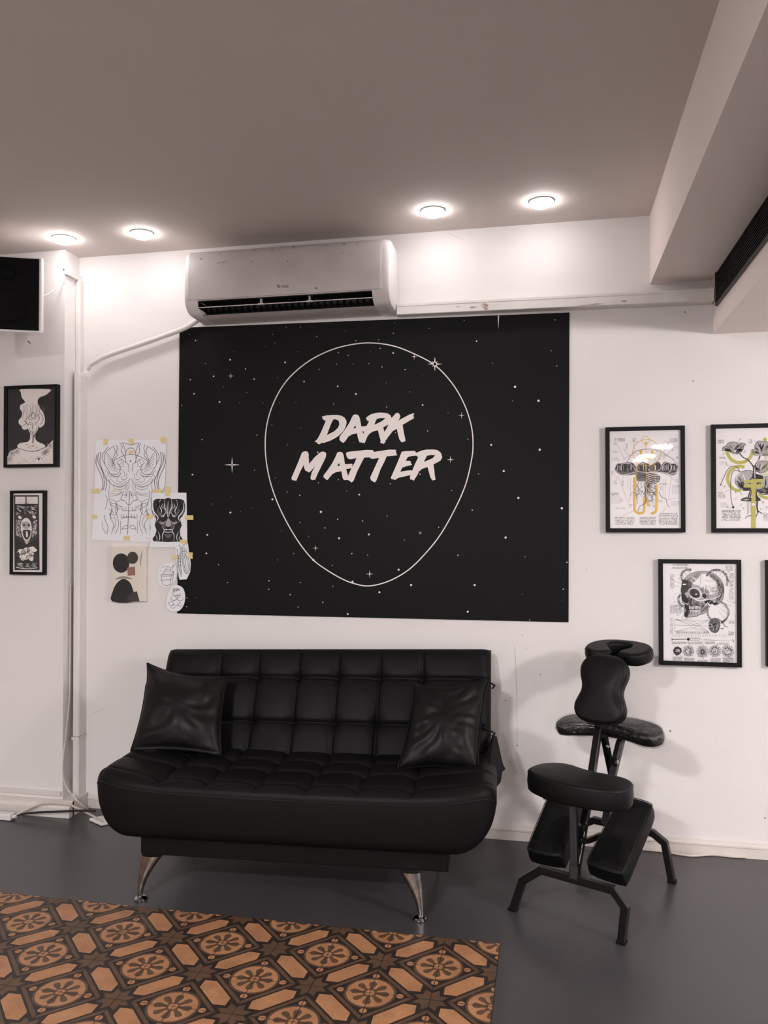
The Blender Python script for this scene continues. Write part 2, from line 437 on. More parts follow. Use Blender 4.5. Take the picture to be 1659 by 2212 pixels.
# maker's logo and grime on the panel front
d = Draw(3.7808, (380, 500), .3014, eps=.0002)
cx, cyy = 735, 393
d.fill([(cx-9, cyy+7), (cx-11, cyy), (cx-7, cyy-9), (cx+2, cyy-11), (cx+9, cyy-6), (cx+1, cyy-5), (cx-5, cyy+1)], 'logo ink', smooth=3)
d.fill([(cx+9, cyy-4), (cx+10, cyy+4), (cx+4, cyy+10), (cx-4, cyy+10), (cx+3, cyy+4), (cx+4, cyy-3)], 'logo ink', smooth=3)
def L(pts): d.line(pts, 3.2, 'logo ink')
y0, y1 = 386, 401; ym = 393.5
L([(763, y0+1), (753, y0+1), (753, y1), (763, y1), (763, ym), (758, ym)])
L([(769, y1), (769, y0), (778, y0), (778, ym), (769, ym)]); L([(773, ym), (779, y1)])
for x in (785, 799): L([(x+9, y0), (x, y0), (x, y1), (x+9, y1)]); L([(x, ym), (x+7, ym)])
lg = d.mb.build('logo', t, fix=False)
tag(lg, 'small dark maker logo')
d = Draw(3.7785, (380, 500), .3014, mb=pan)
for (x, y, w_, h_) in [(170, 190, 9, 8), (330, 215, 28, 4), (300, 222, 12, 4), (540, 212, 9, 4), (795, 210, 16, 4), (680, 120, 14, 6), (830, 95, 14, 8), (970, 108, 6, 3), (1075, 92, 14, 4), (1185, 148, 12, 3), (1195, 75, 16, 8), (1290, 78, 12, 5), (545, 125, 12, 6), (305, 150, 4, 7), (1005, 405, 14, 9), (1245, 160, 9, 3)]:
    d.fill([(x+w_*math.cos(a)*rnd.uniform(.5, 1.1), y-w_*.05*math.cos(a)+h_*math.sin(a)*rnd.uniform(.5, 1.1)) for a in [2*PI*k/9 for k in range(9)]], 'ac stain')
for v in pan.v[g0_:]:   # lay the grime marks on the curved panel front
    yy = 3.782
    for a, b in zip(pp[:-1], pp[1:]):
        if b[1] <= v.z <= a[1]: yy = a[0]+(b[0]-a[0])*(a[1]-v.z)/(a[1]-b[1])
    v.y = yy-.0006
fp = pan.build('front_panel', t, smooth=True, angle=50)
for v in lg.data.vertices: v.co.y = (3.7825-.0006)-t.location.y

# ------------------------------------------------------------------ trunking and pipes
t = thing('cable_trunking', (0, WY, 2.6), 'long white plastic trunking running from the air conditioner to the lowered ceiling', 'trunking')
mb = MB()
za, zb = onY(862, 680, 3.965).z, onY(1535, 650, 3.965).z
zc, zd = onY(862, 657, 3.965).z, onY(1535, 623, 3.965).z
def tr(x, z0, z1, m=0): return [(x, WY, z0+m), (x, 3.967, z0+m), (x, 3.963, z0+m+.003), (x, 3.963, z1-.003), (x, 3.967, z1), (x, WY, z1)]
mb.rings([tr(-.748, za, zc), tr(.742, zb, zd)], 'trunking plastic'); ch_ = mb
mb = MB()
mb.rings([[(x, 3.9615, z1-.012), (x, 3.9615, z1-.0005), (x, 3.970, z1+.002), (x, WY, z1+.002), (x, WY, z1-.0005), (x, 3.968, z1-.002), (x, 3.964, z1-.012)] for x, z1 in ((-.748, zc), (.742, zd))], 'trunking plastic')
mb.box((.725, 3.958, zb-.001), (.7435, WY, zd+.003), 'trunking plastic')
mb.build('lid', t)
d = Draw(3.9625, (820, 600), .5057, mb=ch_, eps=.0001)
for (x, y, w_, h_, m) in [(400, 126, 22, 9, 'stain brown'), (450, 118, 20, 16, 'stain brown'), (335, 124, 14, 5, 'wall drip'), (455, 132, 12, 10, 'stain brown'), (930, 112, 40, 5, 'stain brown'), (1045, 100, 22, 5, 'stain brown'), (870, 118, 60, 3, 'wall drip')]:
    for q in range(4):
        d.fill([(x+w_*(math.cos(a)*rnd.uniform(.2, .9)+rnd.uniform(-.2, .2)), y+h_*math.sin(a)*rnd.uniform(.2, .7)-w_*.05*math.cos(a)) for a in [2*PI*k/8 for k in range(8)]], m if q % 2 else 'wall drip', lay=q)
ch_.build('channel', t, fix=False)   # water stains are marks on the channel's face

t = thing('drain_pipe', (-2.2, WY-.02, 2.4), 'bent white drain pipe sloping from the air conditioner to the corner trunking', 'pipe')
pp_ = [(432, 688), (400, 708), (350, 727), (290, 748), (240, 765), (212, 777), (197, 787), (190, 795)]
mb = MB(); mb.tube(sm([tuple(onY(x, y, 3.99)) for x, y in pp_[:6]], 5), .0135, 'trunking plastic', 12); mb.build('pipe', t, smooth=True)
mb = MB(); q = sm([tuple(onY(x, y, 3.985)) for x, y in ((214, 776), (204, 783), (195, 789), (188, 799))], 4)
mb.tube(q, .0125, 'trunking plastic', 12, taper=[1+.12*math.sin(k*2.1) for k in range(len(q))]); mb.build('elbow', t, smooth=True)

t = thing('corner_trunking', (-2.46, WY, 0), 'tall white vertical trunking standing in the left corner of the wall', 'trunking')
a = onY(152, 1740, 3.955); b = onY(162, 803, 3.955); b2 = onY(186, 808, 3.975)
xa, xb = a.x, onY(169, 1740, 3.955).x
mb = MB()
z0, z1 = .083, b.z
def cr(z): return [(-2.524, WY, z), (-2.524, 3.952, z), (-2.518, 3.945, z), (-2.492, 3.945, z), (-2.486, 3.952, z), (-2.486, WY, z)]
mb.rings([cr(z0), cr(z1-.02), [(p[0]*1.0+(.006 if p[0] > -2.50 else 0)*-1, p[1], z1) for p in cr(z1)]], 'trunking plastic')
mb.build('channel', t)
mb = MB(); zj = onY(160, 1592, 3.955).z
mb.box((-2.526, 3.9425, zj-.012), (-2.4835, WY, zj+.004), 'trunking plastic'); mb.box((-2.5245, 3.9435, zj+.004), (-2.4850, WY, zj+.0055), 'gap dark')
mb.build('joint_cover', t)
t = thing('conduit', (-2.525, WY, z1), 'thin white vertical conduit in the top left corner above the thicker trunking', 'conduit')
mb = MB(); zt = onY(176, 606, 4.0).z
mb.box((-2.5385, 3.985, z1-.01), (-2.512, WY, zt), 'trunking plastic'); mb.build('channel', t, bevel=.002)
t = thing('conduit', (-2.53, 3.95, zt), 'short horizontal white conduit on the side of the corner pier', 'conduit')
mb = MB(); mb.box((-2.5395, 3.875, zt-.002), (-2.522, WY, zt+.028), 'trunking plastic'); mb.build('channel', t, bevel=.002)
mb = MB(); mb.box((-2.5395, 3.868, zt+.018), (-2.5365, 3.8755, zt+.026), 'gap dark'); mb.build('clip', t)

# ------------------------------------------------------------------ speaker
t = thing('wall_speaker', onY(40, 640, 3.8), 'white loudspeaker with black front hung high on the corner pier', 'speaker')
pr_ = onY(85, 560, 3.56); ang = math.radians(24)
ex = Vector((math.cos(ang), math.sin(ang), 0)); en = Vector((math.sin(ang), -math.cos(ang), 0))   # right along the face, out of the face
zt_, zb_ = onY(85, 561, 3.56).z, onY(86, 716, 3.56).z
SR = Vector((pr_.x, 3.56, 0))      # right edge of the front
W_ = .27; D_ = .22
def sq(u, n, z): p = SR+ex*u+en*n; return (p.x, p.y, z)
mb = MB()
out = [(-W_-.012, -.002), (-W_-.012, -.02), (-W_+.02, -D_), (-.02, -D_), (.012, -.02), (.012, -.002), (.008, .004), (-W_-.008, .004)]
mb.rings([[sq(u, n, z-n*.25) for u, n in out] for z in (zb_-.008, zt_+.01)], 'white plastic'); mb.build('cabinet', t, bevel=.004)
mb = MB(); mb.rings([[sq(-W_, .003, z), sq(0, .003, z), sq(0, .008, z), sq(-W_, .008, z)] for z in (zb_+.002, zt_)], 'speaker grille'); g = mb.build('front_grille', t)
cW = SR+ex*(-W_*.53); n0 = .0085
for nm, zc_, rr in (('woofer', zb_+.115, .085), ('tweeter', zt_-.075, .04)):
    mb = MB(); c_ = Vector((cW.x, cW.y, zc_))+en*n0
    mb.lathe(c_, [(rr*1.08, -.002), (rr*1.08, .003), (rr, .003), (rr*.95, .0005), (rr*.9, .0035), (rr*.8, .0005), (rr*.3, -.0), (rr*.28, .003), (.001, .005)], 'speaker grille', 36, ax=en); mb.build(nm, t, smooth=True, angle=25)
mb = MB(); c_ = SR+ex*(-W_*.75)+en*(-D_); zc_ = (zb_+zt_)/2
mb.box((c_.x-.03, c_.y-.01, zc_-.05), (c_.x+.03, 3.885, zc_+.05), 'black steel'); mb.build('wall_bracket', t, bevel=.003)
c = MB(); a = Vector((pr_.x+.03, 3.70, onY(91, 637, 3.7).z)); 
pts = [tuple(onY(91, 638, 3.70)), tuple(onY(100, 637, 3.74)), tuple(onY(113, 629, 3.79)), tuple(onY(125, 618, 3.83)), tuple(onY(136, 607, 3.87)), tuple(onY(145, 599, 3.872))]
c.tube(sm(pts, 5), .003, 'cream cable', 8)
tag(c.build('speaker_cable', smooth=True), 'thin white cable sagging from the loudspeaker to the corner conduit', 'cable')
c = MB(); p = onY(66, 742, 3.885)
c.tube([p, p+Vector((0, -.018, .006))], .002, 'gap dark', 8); c.lathe(p+Vector((0, -.018, .006)), [(.001, 0), (.004, 0), (.004, -.002), (.001, -.002)], 'gap dark', 10, ax=(0, 1, 0))
tag(c.build('nail', smooth=True), 'bare nail sticking out of the wall below the loudspeaker', 'nail')

# ------------------------------------------------------------------ floor cables, power strip
def cable(pts, r, m, lab, name='cable', n=6):
    c = MB(); c.tube(sm([tuple(p) for p in pts], n), r, m, 8); return tag(c.build(name, smooth=True), lab, 'cable')
t = thing('power_strip', onZ(5, 1772, .02), 'white power strip end on the floor at the left edge', 'power strip')
e = onZ(28, 1766, .012); mb = MB()
mb.rings([[(x, e.y+dy-.0, z) for dy, z in ((-.022, .002), (-.022, .03), (-.018, .034), (.018, .034), (.022, .03), (.022, .002))] for x in (e.x-.35, e.x)], 'white plastic'); mb.build('case', t, bevel=.003)
mb = MB(); mb.tube([(e.x-.002, e.y, .018), (e.x+.02, e.y, .018)], .008, 'white plastic', 10); mb.build('cord_grip', t, smooth=True)
cable([(e.x+.01, e.y+.006, .02), onY(50, 1752, 3.80), onY(75, 1741, 3.81), onY(95, 1735, 3.815), onY(125, 1735, 3.82), onY(150, 1738, 3.825), onY(165, 1745, 3.835), onY(180, 1752, 3.83), onY(205, 1765, 3.70)], .0055, 'cream cable', 'cream cable arching from the power strip over the skirting towards the sofa')
cable([(e.x+.01, e.y-.006, .018), onY(45, 1759, 3.79), onY(80, 1755, 3.80), onY(130, 1753, 3.81), onY(170, 1751, 3.80), onY(205, 1752, 3.75)], .0055, 'black cable', 'black cable running from the power strip towards the sofa')
cable([onX(152, 1260, -2.531), onX(151, 1400, -2.531), onX(150, 1500, -2.531), onX(147, 1540, -2.532), onX(142, 1590, -2.533), onX(137, 1635, -2.534), onY(136, 1670, 3.872), onY(141, 1695, 3.872), onY(152, 1713, 3.85), onY(165, 1728, 3.84), onY(180, 1742, 3.86), onY(190, 1748, 3.9)], .004, 'cream cable', 'cream cable hanging down the corner beside the tall trunking')
g = onZ(189, 1776, .003)
mb = MB(); mb.rings([[(g.x-.004, g.y+.02, z), (g.x+.10, g.y-.035, z), (g.x+.2, g.y+.08, z), (g.x+.09, g.y+.13, z)] for z in (.002, .016)], 'white plastic')
tag(mb.build('router', bevel=.004), 'white plastic corner of a device on the floor behind the sofa', 'device')
cable([onZ(x, y, .006) for x, y in ((1040, 1797), (1080, 1806), (1110, 1812), (1150, 1811), (1200, 1815), (1270, 1824), (1380, 1834), (1430, 1839), (1490, 1848), (1540, 1846), (1590, 1851), (1640, 1851), (1700, 1862))], .0055, 'cream cable', 'white cable lying along the skirting on the right behind the massage chair')

# ------------------------------------------------------------------ tiled floor area
TX, TY, TT = -1.2858*HCAM, 1.8242*HCAM, .2
tm = MB()
X0, X1, Y0, Y1 = -4.4, -.185, 1.0, 3.018
def tp(pts, m, lay):
    z = .0016+lay*.00012
    tri = tessellate_polygon([[Vector((p[0], p[1], 0)) for p in pts]]); fs_ = []
    for q in tri:
        a, b, c_ = (pts[i] for i in q); cr_ = (b[0]-a[0])*(c_[1]-a[1])-(b[1]-a[1])*(c_[0]-a[0])
        if abs(cr_) > 1e-12: fs_.append(q if cr_ > 0 else (q[0], q[2], q[1]))
    tm.add([(p[0], p[1], z) for p in pts], fs_, m)
tm.box((X0, Y0, 0), (X1, Y1, .0016), 'tile dark')
def circ(cx, cy, r, n=28): return [(cx+r*math.cos(2*PI*k/n), cy+r*math.sin(2*PI*k/n)) for k in range(n)]
for i in range(-13, 11):
    for j in range(-9, 3):
        cx, cy = TX+i*TT, TY+j*TT
        if cy > Y1+.1 or cy < 1.3 or cx > X1+.12 or cx < X0: continue
        if (i+j) % 2 == 0:
            for a0, a1 in ((.128, .146),):
                for q in range(4):
                    c0, s0 = [(1, 0), (0, 1), (-1, 0), (0, -1)][q]; c1, s1 = [(1, 0), (0, 1), (-1, 0), (0, -1)][(q+1) % 4]
                    tp([(cx+c0*a0, cy+s0*a0), (cx+c0*a1, cy+s0*a1), (cx+c1*a1, cy+s1*a1), (cx+c1*a0, cy+s1*a0)], 'tile brown', 1)
            tp(circ(cx, cy, .0865, 36), 'tile brown', 2); tp(circ(cx, cy, .0785, 36), 'tile tan', 3)
            for q in range(8):
                a = q*PI/4; big = 1.0 if q % 2 == 0 else .86
                pts = []
                for r_, h_ in ((.014, .006), (.03, .0075*big), (.045, .0125*big), (.055, .0135*big), (.0615, .009*big), (.064, .003)): pts.append((r_, h_))
                pts = pts+[(r_, -h_) for r_, h_ in reversed(pts)]
                tp([(cx+r_*math.cos(a)-h_*math.sin(a)+rnd.uniform(-.0007, .0007), cy+r_*math.sin(a)+h_*math.cos(a)+rnd.uniform(-.0007, .0007)) for r_, h_ in pts], 'tile brown', 4)
            tp(circ(cx, cy, .023, 16), 'tile brown', 5); tp(circ(cx, cy, .0155, 16), 'tile tan', 6)
            for dx, dy in ((1, 0), (-1, 0), (0, 1), (0, -1)): tp(circ(cx+dx*.1, cy+dy*.1, .0125, 14), 'tile tan', 3)
            for sx in (1, -1):   # hexagons on the diagonal towards (+1,+1) and (+1,-1)
                mx_, my_ = cx+.1, cy+.1*sx
                ux, uy = (-.7071, .7071*sx) ; vx, vy = .7071, .7071*sx
                H = [(.0865, 0), (.058, .0305), (-.058, .0305), (-.0865, 0), (-.058, -.0305), (.058, -.0305)]
                tp([(mx_+ux*p+vx*q, my_+uy*p+vy*q) for p, q in H], 'tile tan', 3)
        else:
            pts = []
            for k in range(8):
                a = PI/8+k*PI/4; pts.append((cx+.061*math.cos(a), cy+.061*math.sin(a))); a += PI/8; pts.append((cx+.0375*math.cos(a), cy+.0375*math.sin(a)))
            tp(pts, 'tile brown', 3)
        for (dx, dy) in ((1, 0), (0, 1)):   # grout
            h = .0011
            tp([(cx-dy*h, cy-dx*h), (cx+dx*TT-dy*h, cy+dy*TT-dx*h), (cx+dx*TT+dy*h, cy+dy*TT+dx*h), (cx+dy*h, cy+dx*h)], 'tile dark', 8)
o = tm.build('patterned_tiles', fix=False)
bm = bmesh.new(); bm.from_mesh(o.data)
for co, no in (((X1, 0, 0), (1, 0, 0)), ((0, Y1, 0), (0, 1, 0))):
    bmesh.ops.bisect_plane(bm, geom=bm.verts[:]+bm.edges[:]+bm.faces[:], plane_co=co, plane_no=no, clear_outer=True)
bm.to_mesh(o.data); bm.free()
tag(o, 'brown and tan patterned cement tiles set in the grey floor in front of the sofa', 'floor tiles')
# ------------------------------------------------------------------ sofa
SA = math.radians(3.5); SU = Vector((math.cos(SA), math.sin(SA), 0)); SV = Vector((-math.sin(SA), math.cos(SA), 0)); SO = Vector((-1.883, 3.05, 0))
def S(u, v, w_): return SO+SU*u+SV*v+Vector((0, 0, w_))
SW = 1.68
UL = [.305, .505, .715, .92, 1.13, 1.345]
sofa = thing('sofa', S(SW/2, .35, 0), 'black tufted leather sofa bed with chrome legs against the wall below the banner', 'sofa')
def tuft(u, v, ul, vl, u0, u1, v0, v1, deep=.014, puff=.012):
    """crease along the seams, pillowy panels between, a pulled dimple where seams cross"""
    du = min([abs(u-a) for a in ul] or [9]); dv = min([abs(v-a) for a in vl] or [9])
    ub = [u0]+ul+[u1]; vb = [v0]+vl+[v1]
    fu = fv = 0
    for a, b in zip(ub[:-1], ub[1:]):
        if a <= u <= b: fu = math.sin(PI*(u-a)/(b-a))
    for a, b in zip(vb[:-1], vb[1:]):
        if a <= v <= b: fv = math.sin(PI*(v-a)/(b-a))
    h = puff*math.sqrt(max(0, fu*fv))
    h -= deep*(math.exp(-(du/.009)**2)*.62+math.exp(-(dv/.009)**2)*.62)
    h -= deep*1.5*math.exp(-((du/.03)**2+(dv/.03)**2))
    return h+.0025*noise.noise(Vector((u*9, v*9, ul[0]*7)))
def spaced(a, b, marks, n, edge=.05):
    s_ = set()
    for k in range(n+1): s_.add(round(a+(b-a)*k/n, 5))
    for m_ in marks:
        for e in (-.02, -.012, -.006, 0, .006, .012, .02): s_.add(round(m_+e, 5))
    for k in range(9):
        e = edge*(1-math.cos(PI/2*k/8)); s_.add(round(a+e, 5)); s_.add(round(b-e, 5))
    out = sorted(x for x in s_ if a <= x <= b); r = [out[0]]
    for x in out[1:]:
        if x-r[-1] > .0011: r.append(x)
    r[-1] = b
    return r
def slab_grid(us, vs_, top, bot, m, mseam=None):
    mb = MB(); nu, nv = len(us), len(vs_)
    V = [top(u, v) for v in vs_ for u in us]+[bot(u, v) for v in vs_ for u in us]; k = nu*nv; F = []
    for j in range(nv-1):
        for i in range(nu-1):
            a = j*nu+i; F.append((a, a+1, a+nu+1, a+nu)); F.append((k+a, k+a+nu, k+a+nu+1, k+a+1))
    for i in range(nu-1): F.append((i, k+i, k+i+1, i+1)); a = (nv-1)*nu+i; F.append((a, a+1, k+a+1, k+a))
    for j in range(nv-1): a = j*nu; F.append((a, a+nu, k+a+nu, k+a)); a += nu-1; F.append((a, k+a, k+a+nu, a+nu))
    mb.add(V, F, m); return mb
def qel(d_, R): return 0 if d_ >= R else 1-math.sqrt(max(0, 1-((R-d_)/R)**2))
VL = [.075, .25, .40]
def seat_top(u, v):
    e = min(u, SW-u)
    z = .487-.050*qel(e, .06)-.035*qel(v, .045)+(0 if v < .01 else 1)*tuft(u, v, UL, VL[0:], 0, SW, 0, .56)*min(1, v/.05)*min(1, e/.05)
    z += .024*math.exp(-(e/.20)**2)-.010*math.sin(PI*min(1, u/SW))          # wings rise a touch at both ends
    vv = v-.035*math.sin(PI*u/SW)*(1-v/.56)*.0
    # plan corners rounded
    return S(u+(0), v+ .10*qel(e, .22)*(1-min(1, v/.3)), z)
def seat_bot(u, v):
    e = min(u, SW-u)
    z = .246+.20*qel(e, .165)+.05*qel(v, .045)+.05*qel(.56-v, .09)
    return S(u, v+.10*qel(e, .22)*(1-min(1, v/.3)), min(z, seat_top(u, v).z-.004))
us = spaced(0, SW, UL, 84, .09); vv_ = spaced(0, .56, VL, 30, .05)
slab_grid(us, vv_, seat_top, seat_bot, 'leather').build('seat_cushion', sofa, smooth=True, angle=0)
# welt along the front edge of the seat
mb = MB(); pts = []
for k in range(61):
    u = .012+(SW-.024)*k/60; p = seat_top(u, .0); pts.append(p+SV*-.002+Vector((0, 0, -.004)))
mb.tube(pts, .0034, 'piping', 6); mb.build('piping', sofa, smooth=True)
# backrest
BT = Vector((0, .25, .51)); BL = BT.length; bt = BT/BL; bn = Vector((0, -bt.z, bt.y))   # in (u,v,w): along, outward normal
SL = [.36*BL, .735*BL]
def back_pt(u, s_, n): 
    tw = .035*(u/SW)-.012
    v = .50+bt.y*s_+bn.y*n; w_ = .42+bt.z*s_*(1+tw/.5)+bn.z*n
    return S(u+.0*s_, v, w_)
BI = .028
def bu(u, s_): return u-(-1 if u > SW/2 else 1)*0
def back_top(u, s_):
    e = min(u-0, SW-u)
    h = tuft(u, s_, UL, SL, 0, SW, -.1, BL)*min(1, e/.04)*min(1, (BL-s_)/.03)
    return back_pt(BI+(SW-2*BI)*u/SW-.035*(s_/BL)*0, s_, .0-.04*qel(e, .05)-.035*qel(BL-s_, .05)+h)
def back_bot(u, s_):
    e = min(u, SW-u)
    return back_pt(BI+(SW-2*BI)*u/SW, s_, -.10+.03*qel(e, .04)+.03*qel(BL-s_, .04))
slab_grid(us, spaced(0, BL, SL, 30, .045), back_top, back_bot, 'leather').build('backrest', sofa, smooth=True, angle=0)
# seams where the tufting thread pulls round the right edge, and the loose flap of fabric
mb = MB()
for s_ in SL:
    pts = [back_pt(SW-BI-.09+.012*k, s_-.0045*k*k/14, .012-.0002*k*k*k*.13) for k in range(10)]
    pts.append(back_pt(SW-BI+.006, s_-.03, -.045)); mb = MB(); mb.tube(pts, .004, 'leather', 8); mb.build('seam_pull', sofa, smooth=True)
mb = MB()
def fl(x, y, Y): return onY(x, y, Y)
A_ = [fl(1066, 1590, 3.68), fl(1074, 1592, 3.72), fl(1079, 1630, 3.70), fl(1086, 1650, 3.66), fl(1093, 1662, 3.62), fl(1086, 1667, 3.60), fl(1082, 1690, 3.55), fl(1070, 1705, 3.50), fl(1055, 1670, 3.50), fl(1050, 1630, 3.60)]
mb.rings([[p for p in A_], [p+Vector((-.005, .02, 0)) for p in A_]], 'leather'); mb.build('side_flap', sofa, smooth=True, angle=30, bevel=.003)
# base box
mb = MB(); mb.rings([[S(u, v, w_) for u, v in ((.215, .045), (1.49, .045), (1.49, .50), (.215, .50))] for w_ in (.172, .275)], 'leather'); mb.build('base', sofa, bevel=.004)
# chrome legs
def leg(uf, vf, sgn):
    """foot at (uf, vf); the blade widens upward towards the middle of the sofa (sgn=+1: middle is to the right)"""
    mb = MB(); rs = []
    for k in range(11):
        t_ = k/10; z = .012+.166*t_
        wd = .011+.034*t_**1.7; outer = -.012+.012*math.sin(t_*2.2)*.2
        cen = uf+sgn*(-.014+ wd + .012*t_**2 + .0*outer)
        hd = .009+.010*t_
        rs.append([S(cen+wd*math.cos(a), vf+hd*math.sin(a)+.015*t_, z) for a in [2*PI*q/16 for q in range(16)]])
    mb.rings(rs, 'chrome'); lg_ = mb.build('leg', sofa, smooth=True, angle=50)
    mb = MB(); mb.lathe(S(uf+sgn*.002, vf, 0), [(.024, 0), (.027, .003), (.027, .008), (.022, .013), (.010, .016)], 'chrome', 24); mb.build('foot', lg_, smooth=True, angle=30)
    return lg_
def S_inv(p): q = p-SO; return q.dot(SU), q.dot(SV)
for (x, y), sg in (((301, 1946), 1), ((907, 1990), -1)):
    u_, v_ = S_inv(onZ(x, y, 0)); leg(u_, v_+.01, sg)
leg(.26, .50, 1); leg(1.42, .50, -1)

# ------------------------------------------------------------------ cushions
def cushion(name, cs, th, lab, wr=.012, seed=1, zip_=False):
    """cs: four corners TL, TR, BR, BL"""
    TL, TR, BR, BLc = [Vector(c) for c in cs]; N = 34
    nr = (TR-TL).cross(BLc-TL).normalized()
    if nr.y > 0: nr = -nr
    t = thing(name, (TL+TR+BR+BLc)/4, lab, 'cushion', 'black cushions on the sofa')
    def P(a, b, sd):
        # edges pulled in between the corners
        aa = 2*a-1; bb = 2*b-1
        pin = .045+.03*(bb < -.5)*abs(bb)
        a2 = a-(aa)*pin*(1-bb*bb); b2 = b-(bb)*pin*(1-aa*aa)
        base = TL*(1-a2)*(1-b2)+TR*a2*(1-b2)+BR*a2*b2+BLc*(1-a2)*b2
        f = max(0, (1-aa**4)*(1-bb**4))**.5*(1-.25*(aa*aa+bb*bb))
        r_ = noise.noise(Vector((a*3.2+seed, b*3.2, seed*3)))*.6
        ang = math.atan2(bb, aa); rad = math.hypot(aa, bb)
        q_ = Vector((a*2.2+seed, b*2.2, seed)); wob = noise.noise(q_)*2.4
        w1 = (noise.noise(Vector((ang*2.6+wob, rad*.8, seed)))*1.3+noise.noise(Vector((a*7+wob, b*5, seed+9)))*.6)*rad*(1-max(abs(aa), abs(bb))**6)
        return base+nr*sd*(th/2*f*(1+.18*r_)+wr*w1)
    mb = MB(); V = [P(i/N, j/N, 1) for j in range(N+1) for i in range(N+1)]; k = len(V)
    V += [P(i/N, j/N, -1) for j in range(N+1) for i in range(N+1)]; F = []
    for j in range(N):
        for i in range(N):
            a = j*(N+1)+i; F.append((a, a+1, a+N+2, a+N+1)); F.append((k+a, k+a+N+1, k+a+N+2, k+a+1))
    for q in range(N):
        F.append((q, k+q, k+q+1, q+1)); a = N*(N+1)+q; F.append((a, a+1, k+a+1, k+a))
        a = q*(N+1); F.append((a, a+N+1, k+a+N+1, k+a)); a += N; F.append((a, k+a, k+a+N+1, a+N+1))
    mb.add(V, F, 'pillow satin'); mb.build('cover', t, smooth=True, angle=0)
    mb = MB(); loop = [P(i/N, 0, 0) for i in range(N)]+[P(1, j/N, 0) for j in range(N)]+[P(1-i/N, 1, 0) for i in range(N)]+[P(0, 1-j/N, 0) for j in range(N+1)]
    mb.tube(loop, .0035, 'pillow satin', 6); mb.build('piping', t, smooth=True)
    if zip_:
        p = BR+Vector((-.012, -.012, -.004)); mb = MB()
        mb.tube([p+Vector((-.022, 0, -.004)), p+Vector((-.012, -.004, .001)), p+Vector((0, -.002, .006))], .0035, 'bolt', 8)
        mb.tube([p+Vector((-.010, -.004, -.006)), p+Vector((-.003, -.004, -.004)), p+Vector((.002, -.002, .0))], .0028, 'bolt', 8)
        tag(mb.build('zipper_pull', t, smooth=True), 'small metal zipper pull')
cushion('cushion', [onY(318, 1432, 3.60), onY(494, 1462, 3.63), onY(478, 1632, 3.44), onY(282, 1622, 3.38)], .15, 'black satin cushion leaning in the left corner of the sofa', seed=1)
cushion('cushion', [onY(893, 1478, 3.66), onY(1058, 1464, 3.70), onY(1033, 1664, 3.47), onY(858, 1662, 3.44)], .14, 'black satin cushion at the right end of the sofa with a metal zipper pull', wr=.017, seed=4, zip_=True)

# ------------------------------------------------------------------ massage chair
CT = -math.radians(23.9)
CA = Vector((math.cos(CT), math.sin(CT), 0)); CB = Vector((-math.sin(CT), math.cos(CT), 0)); CO = Vector((.0575, 3.199, 0))
def K(a, b, z): return CO+CA*a+CB*b+Vector((0, 0, z))
KZ = Vector((0, 0, 1))
chair = thing('massage_chair', K(0, .3, 0), 'black folding massage chair with face cradle standing right of the sofa', 'massage chair')
TS = .0145
mb = MB()
mb.tube([K(-.228, 0, .004), K(-.186, 0, .128), K(-.105, 0, .190), K(.182, 0, .187), K(.226, 0, .135), K(.212, 0, .004)], TS, 'black steel', square=True, up=CB)
fb = mb.build('front_leg_frame', chair, bevel=.0)
mb = MB()
mb.tube([K(-.215, .62, .004), K(-.188, .62, .16), K(-.13, .62, .194), K(.135, .62, .194), K(.186, .62, .162), K(.216, .62, .004)], TS, 'black steel', square=True, up=CB)
mb.build('rear_leg_frame', chair)
for (a, b, sg) in ((-.228, 0, -1), (.212, 0, 1), (-.215, .62, -1), (.216, .62, 1)):
    mb = MB(); mb.rings([[K(a+x, b+y, z) for x, y in ((-.0165, -.0165), (.0165, -.0165), (.0165, .0165), (-.0165, .0165))] for z in (0, .014)], 'leather'); mb.build('foot_cap', chair, bevel=.002)
mb = MB(); mb.tube([K(.03, 0, .19), K(.028, .012, .235)], .017, 'black steel', square=True, up=CA); mb.build('post_socket', chair)
mb = MB(); mb.tube([K(.024, .02, .20), K(.004, .20, .41), K(-.026, .405, .672)], TS, 'black steel', square=True, up=CA); mb.build('chest_post', chair)
mb = MB(); mb.tube([K(.026, .012, .20), K(-.004, .075, .465)], TS, 'black steel', square=True, up=CA); mb.build('seat_post', chair)
mb = MB(); mb.tube([K(.035, .535, .635), K(.012, .475, .47), K(.004, .40, .27)], TS, 'black steel', square=True, up=CA); mb.build('armrest_post', chair)
mb = MB(); mb.tube([K(-.010, .425, .635), K(.0, .62, .20)], TS*.9, 'black steel', square=True, up=CA); mb.build('rear_strut', chair)
mb = MB(); mb.tube([K(.062, .505, .64), K(.040, .47, .605), K(.030, .44, .53)], .011, 'black steel', square=True, up=CA)
mb.rings([[K(a, .43, z) for a, z in ((.01, .515), (.045, .520), (.045, .545), (.012, .545))], [K(a, .445, z) for a, z in ((.01, .515), (.045, .520), (.045, .545), (.012, .545))]], 'black steel')
br = mb.build('hinge_bracket', chair)
for (a, b, z) in ((.043, .425, .532), (.015, .395, .60)): mb = MB(); mb.lathe(K(a, b, z), [(.001, -.006), (.007, -.005), (.008, 0), (.008, .012), (.001, .012)], 'bolt', 12, ax=CB); mb.build('bolt', br, smooth=True, angle=30)
# strap buckles on the seat post
mb = MB()
for z_ in (.335, .295, .26):
    k = (z_-.2)/.2; mb.rings([[K(.012+x, .03+.13*k-.02+y, z_+dz) for x, y in ((-.019, -.004), (.019, -.004), (.019, .03), (-.019, .03))] for dz in (0, .022)], 'black steel')
mb.build('strap_buckle', chair, bevel=.002)

